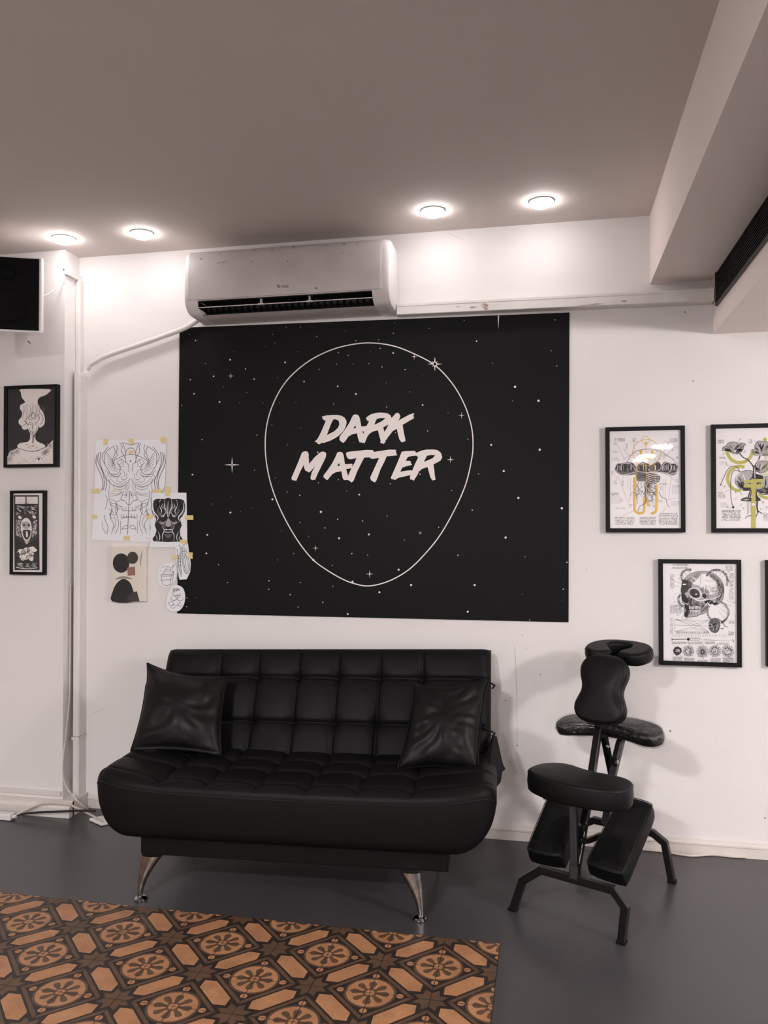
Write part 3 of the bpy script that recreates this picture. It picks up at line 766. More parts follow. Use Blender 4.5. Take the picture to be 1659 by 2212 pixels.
def offset_loop(P, d):
    n = len(P); out = []
    ar = sum(P[i][0]*P[(i+1) % n][1]-P[(i+1) % n][0]*P[i][1] for i in range(n)); sg = 1 if ar > 0 else -1
    for i in range(n):
        a, b, c_ = P[i-1], P[i], P[(i+1) % n]
        t1 = (b[0]-a[0], b[1]-a[1]); t2 = (c_[0]-b[0], c_[1]-b[1]); l1 = math.hypot(*t1) or 1; l2 = math.hypot(*t2) or 1
        nx = -(t1[1]/l1+t2[1]/l2); ny = t1[0]/l1+t2[0]/l2; L_ = math.hypot(nx, ny) or 1
        out.append((b[0]+sg*nx/L_*d, b[1]+sg*ny/L_*d))
    return out
def pad(name, outline, O_, e1, e2, th, rr, dome=.012, star=True, m='chair leather', parent=None, seam=True, smooth_n=4, bulge=.003):
    """padded cushion: outline in (e1, e2), thickness th along e1 x e2, rounded upper edge rr, domed top"""
    e1, e2 = Vector(e1).normalized(), Vector(e2).normalized(); en_ = e1.cross(e2).normalized()
    P = sm(outline, smooth_n, True)
    cx = sum(p[0] for p in P)/len(P); cyc = sum(p[1] for p in P)/len(P)
    def R(Q, h): return [O_+e1*p[0]+e2*p[1]+en_*h for p in Q]
    rs = [R(offset_loop(P, .010), 0), R(offset_loop(P, .002), .004), R(P, .010), R(offset_loop(P, -bulge), th*.45), R(P, th-rr)]
    for k in range(1, 6):
        a = PI/2*k/5; rs.append(R(offset_loop(P, rr*(1-math.cos(a))), th-rr+rr*.8*math.sin(a)))
    mb = MB()
    if star:
        last = offset_loop(P, rr)
        for sc, h in ((.9, .35), (.75, .62), (.55, .85), (.3, .97), (.02, 1.0)):
            rs.append(R([(cx+(p[0]-cx)*sc, cyc+(p[1]-cyc)*sc) for p in last], th-rr*.2+dome*h))
        mb.rings(rs, m)
    else:
        last = offset_loop(P, rr)
        if name == 'knee_pad':
            for q_, h_ in ((.006, .35), (.014, .65), (.024, .88), (.034, 1)):
                last = offset_loop(P, rr+q_); rs.append(R(last, th-rr*.2+dome*h_))
            th = th+dome
        mb.rings(rs, m, cap1=False)
        tri = tessellate_polygon([[Vector((p[0], p[1], 0)) for p in last]])
        mb.add(R(last, th-rr*.2), [tuple(t_) for t_ in tri], m)
    o = mb.build(name, parent, smooth=True, angle=0 if star else 50)
    if seam:
        mb = MB(); q = R(offset_loop(P, -.0005), th-rr); mb.tube(q+[q[0]], .0016, 'piping', 6); mb.build('piping', o, smooth=True)
    return o
# seat
so = [(-.212, .12), (-.198, .20), (-.15, .253), (-.09, .262), (-.03, .238), (.03, .222), (.09, .222), (.15, .215), (.195, .178), (.212, .11), (.198, .05), (.15, .012), (.08, -.006), (0, -.010), (-.08, .004), (-.15, .035), (-.197, .075)]
pad('seat', so, K(0, 0, .462), CA, (CB+KZ*-.02), .088, .016, .010, parent=chair)
mb = MB(); mb.rings([[K(a, b, z) for a, b in ((-.12, .05), (.12, .05), (.12, .19), (-.12, .19))] for z in (.448, .464)], 'black steel'); mb.build('seat_plate', chair)
# chest pad
up_ = (CB*.10+KZ*.265).normalized()
half = [(.0, .290), (.055, .284), (.088, .262), (.102, .23), (.099, .195), (.088, .16), (.087, .13), (.098, .10), (.108, .07), (.104, .038), (.082, .012), (.04, .0)]
ho = half+[(0, -.002)]+[(-a, s_) for a, s_ in reversed(half[1:])]
ho = [(a, s_) for a, s_ in ho][::-1]
cpo = K(-.012, .365, .70)
en_c = CA.cross(up_).normalized()    # points towards the sitter (-b)
pad('chest_pad', ho[::-1], cpo-en_c*.035, CA, up_, .066, .02, .010, parent=chair)
mb = MB(); q = cpo-en_c*.04+up_*.14; mb.rings([[q+CA*a+up_*s_-en_c*h for a, s_ in ((-.05, -.11), (.05, -.11), (.05, .11), (-.05, .11))] for h in (-.006, .010)], 'black steel'); mb.build('chest_plate', chair)
# face cradle
hn2 = (CB*.97+KZ*.20).normalized()
fo = [(.026, -.078), (.08, -.094), (.122, -.078), (.145, -.03), (.141, .022), (.108, .066), (.052, .088), (0, .092), (-.052, .088), (-.108, .066), (-.141, .022), (-.145, -.03), (-.122, -.078), (-.08, -.094), (-.026, -.078), (-.020, -.045), (-.042, -.012), (-.052, .016), (-.036, .038), (0, .046), (.036, .038), (.052, .016), (.042, -.012), (.020, -.045)]
HO = K(.0, .60, .945)
pad('face_cradle', fo, HO, CA, hn2, .06, .018, star=False, parent=chair, smooth_n=4)
mb = MB(); q = CA.cross(hn2).normalized()
mb.rings([[HO+CA*a+hn2*s_-q*h for a, s_ in ((-.1, -.06), (.1, -.06), (.1, .07), (-.1, .07))] for h in (0, .008)], 'black steel')
mb.tube([HO+hn2*.0-q*.006+CA*.02, K(.02, .52, .90), K(.01, .45, .82)], .011, 'black steel', 10)
mb.tube([HO+hn2*.0-q*.006-CA*.04, K(-.04, .52, .90), K(-.04, .45, .82)], .011, 'black steel', 10); mb.build('cradle_frame', chair, smooth=True, angle=40)
# armrest under clear wrap
ao = [(-.236, .015), (-.205, .055), (-.13, .075), (0, .08), (.10, .07), (.19, .035), (.228, -.015), (.232, -.06), (.20, -.09), (.145, -.085), (.07, -.055), (-.04, -.045), (-.13, -.06), (-.205, -.07), (-.24, -.035)]
an = (CB*.965+KZ*.26).normalized(); AO = K(0, .50, .632)
e1_ = (CA+KZ*.05).normalized()
ar_ = pad('armrest', ao, AO, e1_, an, .05, .014, .006, parent=chair, seam=False)
wrp = pad('plastic_wrap', [(p[0]*1.02, p[1]*1.05) for p in ao], AO-e1_.cross(an)*.003, e1_, an, .058, .014, .006, m='plastic wrap', parent=ar_, seam=False)
tag(wrp, 'crinkled clear plastic wrap over the armrest')
for v in wrp.data.vertices:
    n_ = noise.noise(v.co*24)*.006+noise.noise(v.co*60)*.002; v.co += v.normal*n_
# knee pads
for sg, ca_, cb_ in ((1, .112, .140), (-1, -.137, -.160)):
    p0 = K(ca_, .135, .150); p1 = K(cb_, .44, .338)
    e2k = (p1-p0).normalized(); e1k = (CA-e2k*CA.dot(e2k)).normalized(); Lk = (p1-p0).length
    ko = [(-.076, .02), (-.074, Lk*.5), (-.070, Lk-.03), (-.052, Lk-.004), (0, Lk), (.052, Lk-.004), (.070, Lk-.03), (.074, Lk*.5), (.076, .02), (.058, 0), (0, -.004), (-.058, 0)]
    pad('knee_pad', ko, p0, e1k, e2k, .084, .014, .007, star=False, parent=chair, smooth_n=5)
    mb = MB(); mb.tube([p0+e2k*.12-KZ*.012, K(ca_*.3, .33, .215), K(0, .36, .235)], .011, 'black steel', square=True, up=CB); mb.build('knee_pad_arm', chair)

# ------------------------------------------------------------------ banner
BO = (380, 480); BS = .51838
by = WY-.006
ban = Draw(by, BO, BS)
corners = [(15, 440), (1640, 376), (1636, 1667), (5, 1630)]
cp = [onY(BO[0]+x*BS, BO[1]+y*BS, by) for x, y in corners]
mb = ban.mb
# vinyl sheet with slight ripples, own thickness
N1, N2 = 40, 30; V = []; F = []
for sd in (0, .003):
    for j in range(N2+1):
        for i in range(N1+1):
            a, b = i/N1, j/N2
            p = (cp[0]*(1-a)+cp[1]*a)*(1-b)+(cp[3]*(1-a)+cp[2]*a)*b
            V.append(Vector((p.x, p.y+sd, p.z)))
k = (N1+1)*(N2+1)
for j in range(N2):
    for i in range(N1):
        a = j*(N1+1)+i; F.append((a, a+N1+1, a+N1+2, a+1)); F.append((k+a, k+a+1, k+a+N1+2, k+a+N1+1))
for i in range(N1): F.append((i, i+1, k+i+1, k+i)); a = N2*(N1+1)+i; F.append((a, k+a, k+a+1, a+1))
for j in range(N2): a = j*(N1+1); F.append((a, k+a, k+a+N1+1, a+N1+1)); a += N1; F.append((a, a+N1+1, k+a+N1+1, k+a))
mb.add(V, F, 'vinyl black')
egg = [(807, 503), (900, 514), (985, 545), (1078, 595), (1150, 670), (1200, 755), (1230, 845), (1238, 920), (1232, 990), (1205, 1100), (1155, 1210), (1100, 1305), (1040, 1380), (980, 1440), (920, 1480), (860, 1505), (797, 1516), (740, 1505), (690, 1485), (630, 1450), (573, 1408), (520, 1345), (470, 1265), (430, 1185), (400, 1105), (380, 1020), (372, 935), (378, 850), (400, 770), (440, 690), (490, 630), (560, 575), (640, 535), (720, 512)]
ban.line(egg, 4.6, 'star white', 1, smooth=6, closed=True)
dots = """82,493,2.5 403,467,1.5 412,503,1.5 460,438,1.5 519,437,1.5 587,477,2 706,453,1.5 750,494,2 845,490,2 912,419,1.2 906,463,2 1055,442,1.8 1201,409,1.8 1253,496,3 1580,407,2 1564,536,1.8 1587,599,2 1320,588,1.5
851,526,2 905,545,3.2 811,540,1 677,543,2 718,555,2 597,613,2 669,592,2 739,591,1.6 804,589,1.8 859,603,2.2 955,614,2.2 1027,639,1 534,664,3 674,684,3.4 750,716,4 876,670,1.5 975,707,1.5 657,758,2 878,770,2 1028,762,3.4 1134,795,1.5
226,573,3.5 241,538,1.2 290,611,2.4 326,654,3 157,642,3 60,656,2.5 123,589,1.5 198,687,1.5 295,710,1.5 76,715,3 182,749,3.4 266,752,1.3 363,753,1.3 433,753,1.3 500,751,1.3 24,763,2 424,649,1.3 455,584,3.6 507,540,1.2 57,467,1.4 375,517,1
400,845,1.5 338,887,2 520,857,1.3 465,927,1.3 109,906,2.4 328,1033,2 69,1052,3.4 414,1066,1.5 591,959,3 594,1086,2.2 677,1073,2 463,1124,2 516,1138,2.4 711,1121,1.4 764,1135,3.6 402,1155,4 893,1090,2 1017,1049,1.8 1149,1118,1.8 915,877,1.8 1049,870,2.4 805,884,1 742,918,1
1217,904,2 1261,1049,2 1314,928,4.2 1366,1037,4.4 1413,686,4.8 1511,744,4.6 1516,948,4.6 1403,744,1.4 1427,1149,4.6 1608,1192,4.6 1235,1200,2.6 1374,1314,4.6 1175,1388,2.6 1455,1394,1.8 1629,1417,2.6 1245,1512,4.4 1216,1623,4 1443,1550,1.5 1614,1529,2.4 1608,1578,1.2 1474,1657,2.2
149,1174,1.5 232,1142,1 227,1210,3.8 268,1206,1.3 316,1190,1.3 131,1303,3.6 127,1380,3.4 178,1427,2 215,1502,2 388,1494,2.4 387,1530,2.2 424,1407,1.8 491,1381,1.8 439,1286,1.3 604,1207,4.6 674,1238,2.4 621,1274,2.6 517,1252,2 553,1309,1.6 680,1317,4.2 778,1245,2.2 804,1301,4 880,1225,2 1095,1271,2 952,1325,1.8 733,1381,2.6 799,1387,2 652,1430,2 518,1502,2.2 654,1517,2 736,1498,4.2 573,1408,4.2 848,1542,4.2 980,1512,4.4 928,1448,4.2 476,1552,2.4 612,1584,2.2 509,1604,2.2 716,1633,3.8 86,1564,1.4 46,1566,2 45,1602,2""".split()
for s_ in dots:
    x, y, r_ = map(float, s_.split(',')); ban.dot(x, y, r_*1.05, 'star white', 2, 8)
def sparkle(x, y, L1, L2, wd, rot=0, m8=0):
    for q in range(4):
        a = rot+q*PI/2; L_ = L1 if q % 2 == 0 else L2
        ca, sa = math.cos(a), math.sin(a)
        ban.fill([(x+ca*L_, y+sa*L_), (x-sa*wd, y+ca*wd), (x-ca*wd, y-sa*wd), (x+sa*wd, y-ca*wd)], 'star white', 3)
        if m8:
            a += PI/4; ca, sa = math.cos(a), math.sin(a); ban.fill([(x+ca*m8, y+sa*m8), (x-sa*wd, y+ca*wd), (x-ca*wd, y-sa*wd), (x+sa*wd, y-ca*wd)], 'star white', 3)
for args in ((229, 641, 13, 14, 1.6), (234, 1011, 33, 35, 3), (993, 560, 13, 14, 1.8), (1079, 591, 32, 30, 4, 0, 17), (1190, 805, 14, 15, 1.8), (1144, 989, 15, 16, 2), (582, 1358, 12, 13, 1.8), (807, 1466, 15, 16, 2), (1018, 1295, 9, 9, 1.4, .6)): sparkle(*args)
ban.fill([(1341, 389), (1347, 389), (1343.5, 446)], 'print white', 1)
for a, b in (((102, 1048), (150, 1049)), ((106, 1053), (146, 1054))): ban.line([a, b], 1, 'paint charcoal', 1, taper=True)
tx = Draw(by, (600, 860), .24110, mb=ban.mb)
W_, B_ = 'print white', 'vinyl black'
def letter(out, holes, lay):
    tx.fill(out, W_, lay)
    for h in holes: tx.fill(h, B_, lay+1)
letter([(395, 165), (440, 155), (490, 151), (530, 151), (570, 158), (598, 175), (614, 200), (616, 225), (606, 262), (590, 292), (558, 328), (520, 355), (470, 382), (410, 402), (390, 400), (382, 410), (365, 413), (352, 405), (358, 398), (340, 395), (332, 385), (348, 376), (365, 350), (390, 300), (415, 240), (430, 205), (418, 198), (405, 190)],
       [[(497, 192), (515, 189), (535, 195), (547, 207), (552, 235), (540, 265), (505, 298), (440, 332), (455, 290), (478, 230)]], 2)
letter([(555, 345), (600, 285), (640, 225), (670, 160), (680, 149), (695, 145), (712, 148), (725, 158), (735, 180), (742, 215), (748, 255), (800, 249), (880, 235), (895, 285), (850, 298), (825, 312), (800, 350), (778, 405), (770, 398), (760, 402), (748, 396), (735, 398), (725, 380), (716, 345), (710, 315), (665, 325), (632, 345), (605, 385), (588, 402), (575, 394), (565, 388), (552, 372)],
       [[(697, 243), (700, 267), (675, 273)], [(758, 300), (775, 298), (767, 321)]], 4)
letter([(790, 180), (800, 168), (835, 145), (880, 133), (915, 129), (950, 131), (985, 138), (1008, 152), (1020, 178), (1045, 150), (1058, 136), (1072, 131), (1088, 140), (1098, 160), (1094, 178), (1080, 202), (1130, 174), (1185, 145), (1218, 136), (1224, 144), (1208, 155), (1222, 160), (1212, 170), (1224, 178), (1160, 215), (1118, 240), (1128, 300), (1138, 350), (1145, 382), (1132, 390), (1115, 397), (1103, 388), (1090, 370), (1080, 335), (1066, 275), (1030, 295), (1008, 325), (995, 340), (985, 352), (975, 372), (966, 375), (965, 395), (955, 400), (950, 412), (938, 404), (930, 406), (918, 398), (922, 380), (910, 340), (897, 288), (850, 300), (824, 318), (800, 300), (795, 250), (818, 208), (800, 200)],
       [[(888, 186), (920, 179), (966, 179), (930, 208), (865, 240), (876, 208)], [(945, 262), (993, 236), (975, 272), (955, 303)]], 2)
letter([(215, 492), (225, 482), (245, 476), (265, 479), (275, 492), (277, 510), (278, 545), (282, 590), (330, 530), (375, 490), (390, 481), (405, 479), (425, 484), (435, 500), (430, 528), (415, 562), (385, 622), (355, 682), (335, 733), (322, 730), (312, 735), (298, 728), (293, 712), (305, 665), (335, 608), (300, 650), (290, 658), (280, 666), (262, 655), (248, 650), (238, 628), (232, 600), (205, 650), (180, 708), (165, 742), (150, 736), (138, 738), (125, 728), (123, 714), (145, 662), (185, 570)], [], 2)
letter([(412, 690), (450, 640), (490, 580), (520, 520), (532, 490), (545, 482), (565, 482), (582, 490), (592, 520), (597, 560), (602, 592), (665, 588), (672, 600), (662, 606), (672, 614), (666, 628), (612, 635), (622, 670), (632, 705), (640, 738), (622, 732), (600, 735), (588, 728), (580, 710), (570, 655), (520, 664), (490, 680), (465, 710), (443, 735), (425, 722), (408, 705)], [[(550, 580), (556, 605), (531, 609)]], 4)
letter([(612, 505), (614, 488), (640, 480), (720, 472), (790, 464), (850, 465), (862, 482), (850, 530), (775, 532), (750, 580), (710, 660), (690, 715), (676, 745), (660, 755), (640, 738), (628, 702), (650, 650), (690, 575), (706, 538), (655, 548), (635, 545), (620, 530)], [], 6)
letter([(820, 525), (845, 484), (862, 482), (960, 467), (1000, 461), (1062, 463), (1055, 478), (1066, 484), (1058, 492), (1072, 512), (975, 522), (960, 560), (920, 640), (895, 710), (880, 745), (868, 755), (850, 745), (835, 735), (828, 712), (860, 640), (895, 565), (908, 535), (850, 545), (835, 542)], [], 8)
letter([(1012, 716), (1045, 640), (1080, 560), (1105, 495), (1112, 480), (1150, 475), (1228, 472), (1240, 490), (1290, 470), (1330, 461), (1390, 460), (1430, 465), (1462, 490), (1474, 530), (1458, 560), (1430, 576), (1395, 594), (1402, 640), (1408, 700), (1413, 732), (1400, 734), (1388, 738), (1375, 722), (1365, 700), (1352, 655), (1342, 617), (1290, 635), (1265, 660), (1250, 690), (1230, 720), (1218, 740), (1205, 730), (1188, 730), (1184, 715), (1188, 690), (1150, 698), (1080, 714), (1062, 724), (1052, 735), (1040, 727), (1028, 728)],
       [[(1243, 515), (1200, 518), (1165, 528), (1145, 562), (1188, 563), (1192, 580), (1203, 598), (1160, 608), (1116, 622), (1097, 660), (1150, 650), (1200, 646), (1203, 655), (1225, 600), (1258, 532)], [(1338, 515), (1375, 510), (1411, 512), (1385, 540), (1310, 572), (1323, 542)]], 2)
for x, y in ((540, 212), (358, 486), (1262, 655), (1274, 682), (1343, 294)): tx.dot(x, y, 5 if x != 1262 else 4, 'star white' if x in (358, 1274, 1343) else B_, 6)
o = ban.mb.build('banner', fix=False)
tag(o, 'large black starry banner reading DARK MATTER on the wall above the sofa', 'banner')
# ------------------------------------------------------------------ framed prints on the right
def framed(name, px, fw, depth, Yw, lab, cat, draw, tilt=0, group=None, paper='paper', mat_in=None):
    """px: outer frame left, top, right, bottom in the traced picture; fw: moulding width in metres"""
    x0, y0, x1, y1 = px
    a, b = onY(x0, y0, Yw-depth), onY(x1, y1, Yw-depth)
    t = thing(name, ((a.x+b.x)/2, Yw, b.z), lab, cat, group)
    X0_, X1_, Z1_, Z0_ = a.x, b.x, a.z, b.z
    f, k = Yw-depth, Yw-.001
    def rect(m_, y): return [(X0_+m_, y, Z0_+m_), (X1_-m_, y, Z0_+m_), (X1_-m_, y, Z1_-m_), (X0_+m_, y, Z1_-m_)]
    mb = MB(); r_ = [rect(0, k), rect(0, f+.001), rect(.001, f), rect(fw-.0015, f), rect(fw, f+.002), rect(fw, Yw-.006), rect(fw, k)]
    mb.rings(r_+[r_[0]], 'frame black', cap0=False, cap1=False)
    fo_ = mb.build('frame', t)
    Yp = Yw-depth+.012
    mb = MB(); mb.box((X0_+fw-.002, Yp, Z0_+fw-.002), (X1_-fw+.002, Yp+.003, Z1_-fw+.002), paper)
    dr = Draw(Yp-.0003, mb=mb); draw(dr); mb.build('print', t, fix=False)
    mb = MB(); gy = Yp-.0042; g0 = Z0_+fw-.001; g1 = Z1_-fw+.001; tl = math.tan(tilt)*(g1-g0)
    mb.rings([[(x, gy+.0005, g0), (x, gy-.0008, g0), (x, gy-.0008-tl, g1), (x, gy+.0005-tl, g1)] for x in (X0_+fw-.001, X1_-fw+.001)], 'picture glass')
    mb.build('glass', t, fix=True)
    return t
def setc(d, off, sc): d.off, d.sc = off, sc; return d
def mirror(P, c): return [(2*c-x, y) for x, y in P]

def jelly(d):
    setc(d, (1290, 900), .12055)
    # gold ring, eye arc and looped tube behind
    d.line([(665, 1090), (665, 1600), (680, 1690), (740, 1730), (800, 1725), (838, 1690), (840, 1500), (835, 1450)], 46, 'gold', 1, smooth=5)
    d.line([(890, 1450), (900, 1560), (930, 1600)], 40, 'gold', 1, smooth=4)
    d.line([(1065, 1220), (1062, 1600), (1050, 1690), (1010, 1725), (965, 1730)], 46, 'gold', 1, smooth=5)
    d.line([(785, 600), (785, 660), (800, 710), (835, 745), (885, 755), (930, 745), (968, 710), (985, 660), (985, 600)], 48, 'gold', 1, smooth=5)
    # bell
    bell = [(330, 920), (420, 850), (520, 830), (600, 700), (700, 620), (850, 585), (1010, 585), (1150, 630), (1280, 710), (1380, 790), (1440, 880), (1440, 960), (1400, 1030), (1300, 1050), (1150, 1000)]
    d.line(bell, 9, 'grey ink', 2, smooth=5)
    d.hatch([(700, 620), (1010, 590), (1200, 660), (1380, 800), (1200, 780), (1000, 800), (700, 800), (560, 780)], 70, 90, .5, 'light ink', 5, 2)
    rim = [(315, 930), (400, 850), (520, 820), (640, 830), (700, 900), (760, 820), (830, 810), (900, 850), (950, 870), (1040, 820), (1110, 810), (1150, 870), (1200, 810), (1280, 815), (1350, 850), (1420, 870), (1448, 930), (1410, 1010), (1350, 1040), (1200, 1010), (1050, 1000), (900, 1000), (760, 990), (690, 1030), (560, 1050), (450, 1050), (370, 1020)]
    d.fill(rim, 'grey ink', 2, smooth=3)
    for cx, cw in ((390, 60), (500, 70), (600, 65), (800, 75), (900, 45), (1080, 60), (1240, 75), (1370, 60)):
        d.fill([(cx+cw*math.cos(a), 915+78*math.sin(a)) for a in [2*PI*k/14 for k in range(14)]], 'dark ink', 3)
        for k in range(9):
            x = cx-cw+cw*2*(k+.5)/9
            d.line([(x, 860+rnd.uniform(-15, 15)), (x+rnd.uniform(-14, 14), 915), (x+rnd.uniform(-8, 8), 970)], rnd.choice((6, 9, 12)), rnd.choice(('ink', 'ink', 'light ink', 'paper')), 4, smooth=2, taper=True)
    for L in ([(420, 960), (430, 870), (500, 835), (600, 850), (680, 950), (720, 985)], [(720, 980), (715, 880), (770, 830), (850, 850)], [(930, 970), (1000, 990), (1110, 960), (1150, 880), (1120, 820)], [(1170, 960), (1190, 850), (1280, 820), (1330, 900), (1290, 1000)], [(1330, 1020), (1420, 1000), (1440, 920)], [(720, 985), (900, 1000), (1100, 1000), (1280, 1015)], [(330, 940), (420, 1040), (560, 1030), (690, 990)]):
        d.line(L, 9, 'paper', 5, smooth=5); d.line([(x+4, y+7) for x, y in L], 3, 'dark ink', 5, smooth=5)
    # stalk
    d.fill([(700, 1010), (880, 1000), (1110, 1050), (1120, 1150), (1060, 1200), (940, 1210), (880, 1160), (720, 1150)], 'grey ink', 2, smooth=3)
    d.hatch([(720, 1020), (880, 1010), (1090, 1070), (1100, 1150), (960, 1200), (870, 1150), (730, 1140)], 60, 90, 1.4, 'ink', 11, 3)
    d.fill([(880, 1130), (1010, 1160), (950, 1230), (900, 1400), (870, 1280)], 'dark ink', 3, smooth=3)
    for k in range(5): d.line([(885, 1015+k*32), (980, 1050+k*34), (1110, 1055+k*30)], 9, 'paper', 4, smooth=4)
    # tentacles
    for x0, x1, am, dk in ((700, 690, 22, 0), (730, 715, 30, 1), (800, 770, 40, 0), (850, 850, 26, 1), (900, 920, 30, 0), (940, 960, 46, 1), (1000, 960, 52, 0), (1040, 1000, 40, 1), (870, 905, 18, 0), (980, 930, 60, 1)):
        L = [(x0+(x1-x0)*k/14+am*math.sin(k*1.25+x0)*(.4+k/14), 1150+(rnd.uniform(1450, 1760)-1150)*k/14) for k in range(12)]
        L = sorted(L, key=lambda p: p[1])
        d.line(L, 20 if dk else 13, 'light ink' if not dk else 'grey ink', 5, smooth=4, taper=True); d.line([(x+6, y) for x, y in L], 5, 'dark ink', 6, smooth=4, taper=True)
        d.line([(x-5, y) for x, y in L], 5, 'paper', 6, smooth=4, taper=True)
    d.line([(860, 1250), (870, 1480), (840, 1560), (760, 1610), (735, 1700)], 9, 'dark ink', 7, smooth=5)
    d.line([(1110, 1340), (1140, 1420), (1190, 1460), (1240, 1480), (1250, 1560), (1300, 1620)], 9, 'grey ink', 6, smooth=5)
    d.line([(690, 1360), (620, 1370), (590, 1430), (580, 1520)], 6, 'grey ink', 6, smooth=5)
    # gold ring and threads in front
    R_ = [(886+250*math.cos(a), 645+235*math.sin(a)) for a in [2*PI*k/44 for k in range(44)]]
    d.line(R_, 10, 'gold', 8, closed=True)
    d.line([(868+68*math.cos(a), 415+62*math.sin(a)) for a in [2*PI*k/24 for k in range(24)]], 7, 'gold', 8, closed=True)
    d.fill([(850, 465), (875, 455), (902, 470), (898, 495), (872, 515), (848, 492)], 'gold', 9)
    d.line([(874, 510), (876, 900), (884, 1380), (890, 1480)], 8, 'gold', 8); d.line([(700, 820), (702, 1130), (690, 1230)], 8, 'gold', 8); d.line([(1030, 850), (1040, 1130), (1070, 1230)], 8, 'gold', 8)
    for x, y in ((1115, 755),): d.fill([(x-14, y), (x, y-24), (x+14, y), (x, y+24)], 'gold', 9)
    for y in (1240, 1455): d.line([(620, y), (740, y+2)], 5, 'gold', 8)
    # annotation lines and tiny script
    for L in ([(335, 465), (510, 795)], [(500, 630), (615, 740)], [(345, 730), (415, 825)], [(1335, 605), (1200, 735)], [(1410, 735), (1300, 805)], [(1250, 490), (1180, 670)], [(1240, 420), (1050, 640)], [(320, 960), (260, 990)], [(370, 1060), (320, 1180)], [(470, 1070), (450, 1170)], [(1300, 1060), (1410, 1165)], [(1240, 1600), (1170, 1720)], [(660, 1690), (460, 1770)], [(1180, 1110), (1180, 1460)], [(1215, 1110), (1225, 1470)], [(1330, 1070), (1280, 1470)], [(545, 1100), (550, 1300)], [(600, 1100), (590, 1420)], [(380, 1080), (560, 1560)], [(1270, 1490), (1410, 1460)], [(650, 480), (690, 620)], [(450, 770), (690, 640)]):
        d.line(L, 3.2, 'grey ink', 2)
    for x, y, w_, h_, r_ in ((360, 385, 140, 60, 4), (640, 380, 50, 80, 4), (1300, 385, 140, 80, 4), (280, 610, 90, 45, 2), (480, 580, 40, 40, 2), (515, 480, 40, 110, 5), (1255, 450, 40, 60, 3), (1340, 570, 30, 50, 3), (1415, 705, 40, 60, 3), (300, 1150, 60, 60, 2), (440, 1150, 40, 100, 5), (245, 1350, 150, 60, 3), (270, 1390, 110, 25, 1), (1350, 1225, 140, 50, 2), (1110, 1190, 150, 40, 2), (1120, 1245, 50, 70, 4), (1095, 1480, 80, 60, 3), (310, 1630, 200, 25, 1), (415, 1470, 50, 60, 3), (1410, 1110, 50, 70, 3), (305, 380, 40, 130, 6), (255, 980, 35, 60, 3), (570, 1570, 60, 60, 3), (1000, 1590, 60, 30, 2)):
        d.text(x, y, x+w_, y+h_, r_, 'dark ink', wd=4)
    for x, y, w_, h_, r_ in ((260, 1420, 150, 140, 8), (1340, 1280, 150, 110, 6), (1320, 1510, 160, 90, 6), (255, 730, 120, 60, 4), (620, 385, 110, 80, 4), (1350, 500, 100, 90, 4)):
        d.text(x, y, x+w_, y+h_, r_, 'light ink', wd=3)
    for x0, y0, x1, y1, r_ in ((315, 1795, 665, 1920, 5), (765, 1795, 1055, 1920, 5), (1110, 1725, 1445, 1920, 7)):
        d.text(x0, y0, x1, y1, r_, 'ink', wd=6)
        d.text(x0+20, y1+4, x1-10, y1+24, 1, 'dark ink', wd=5)

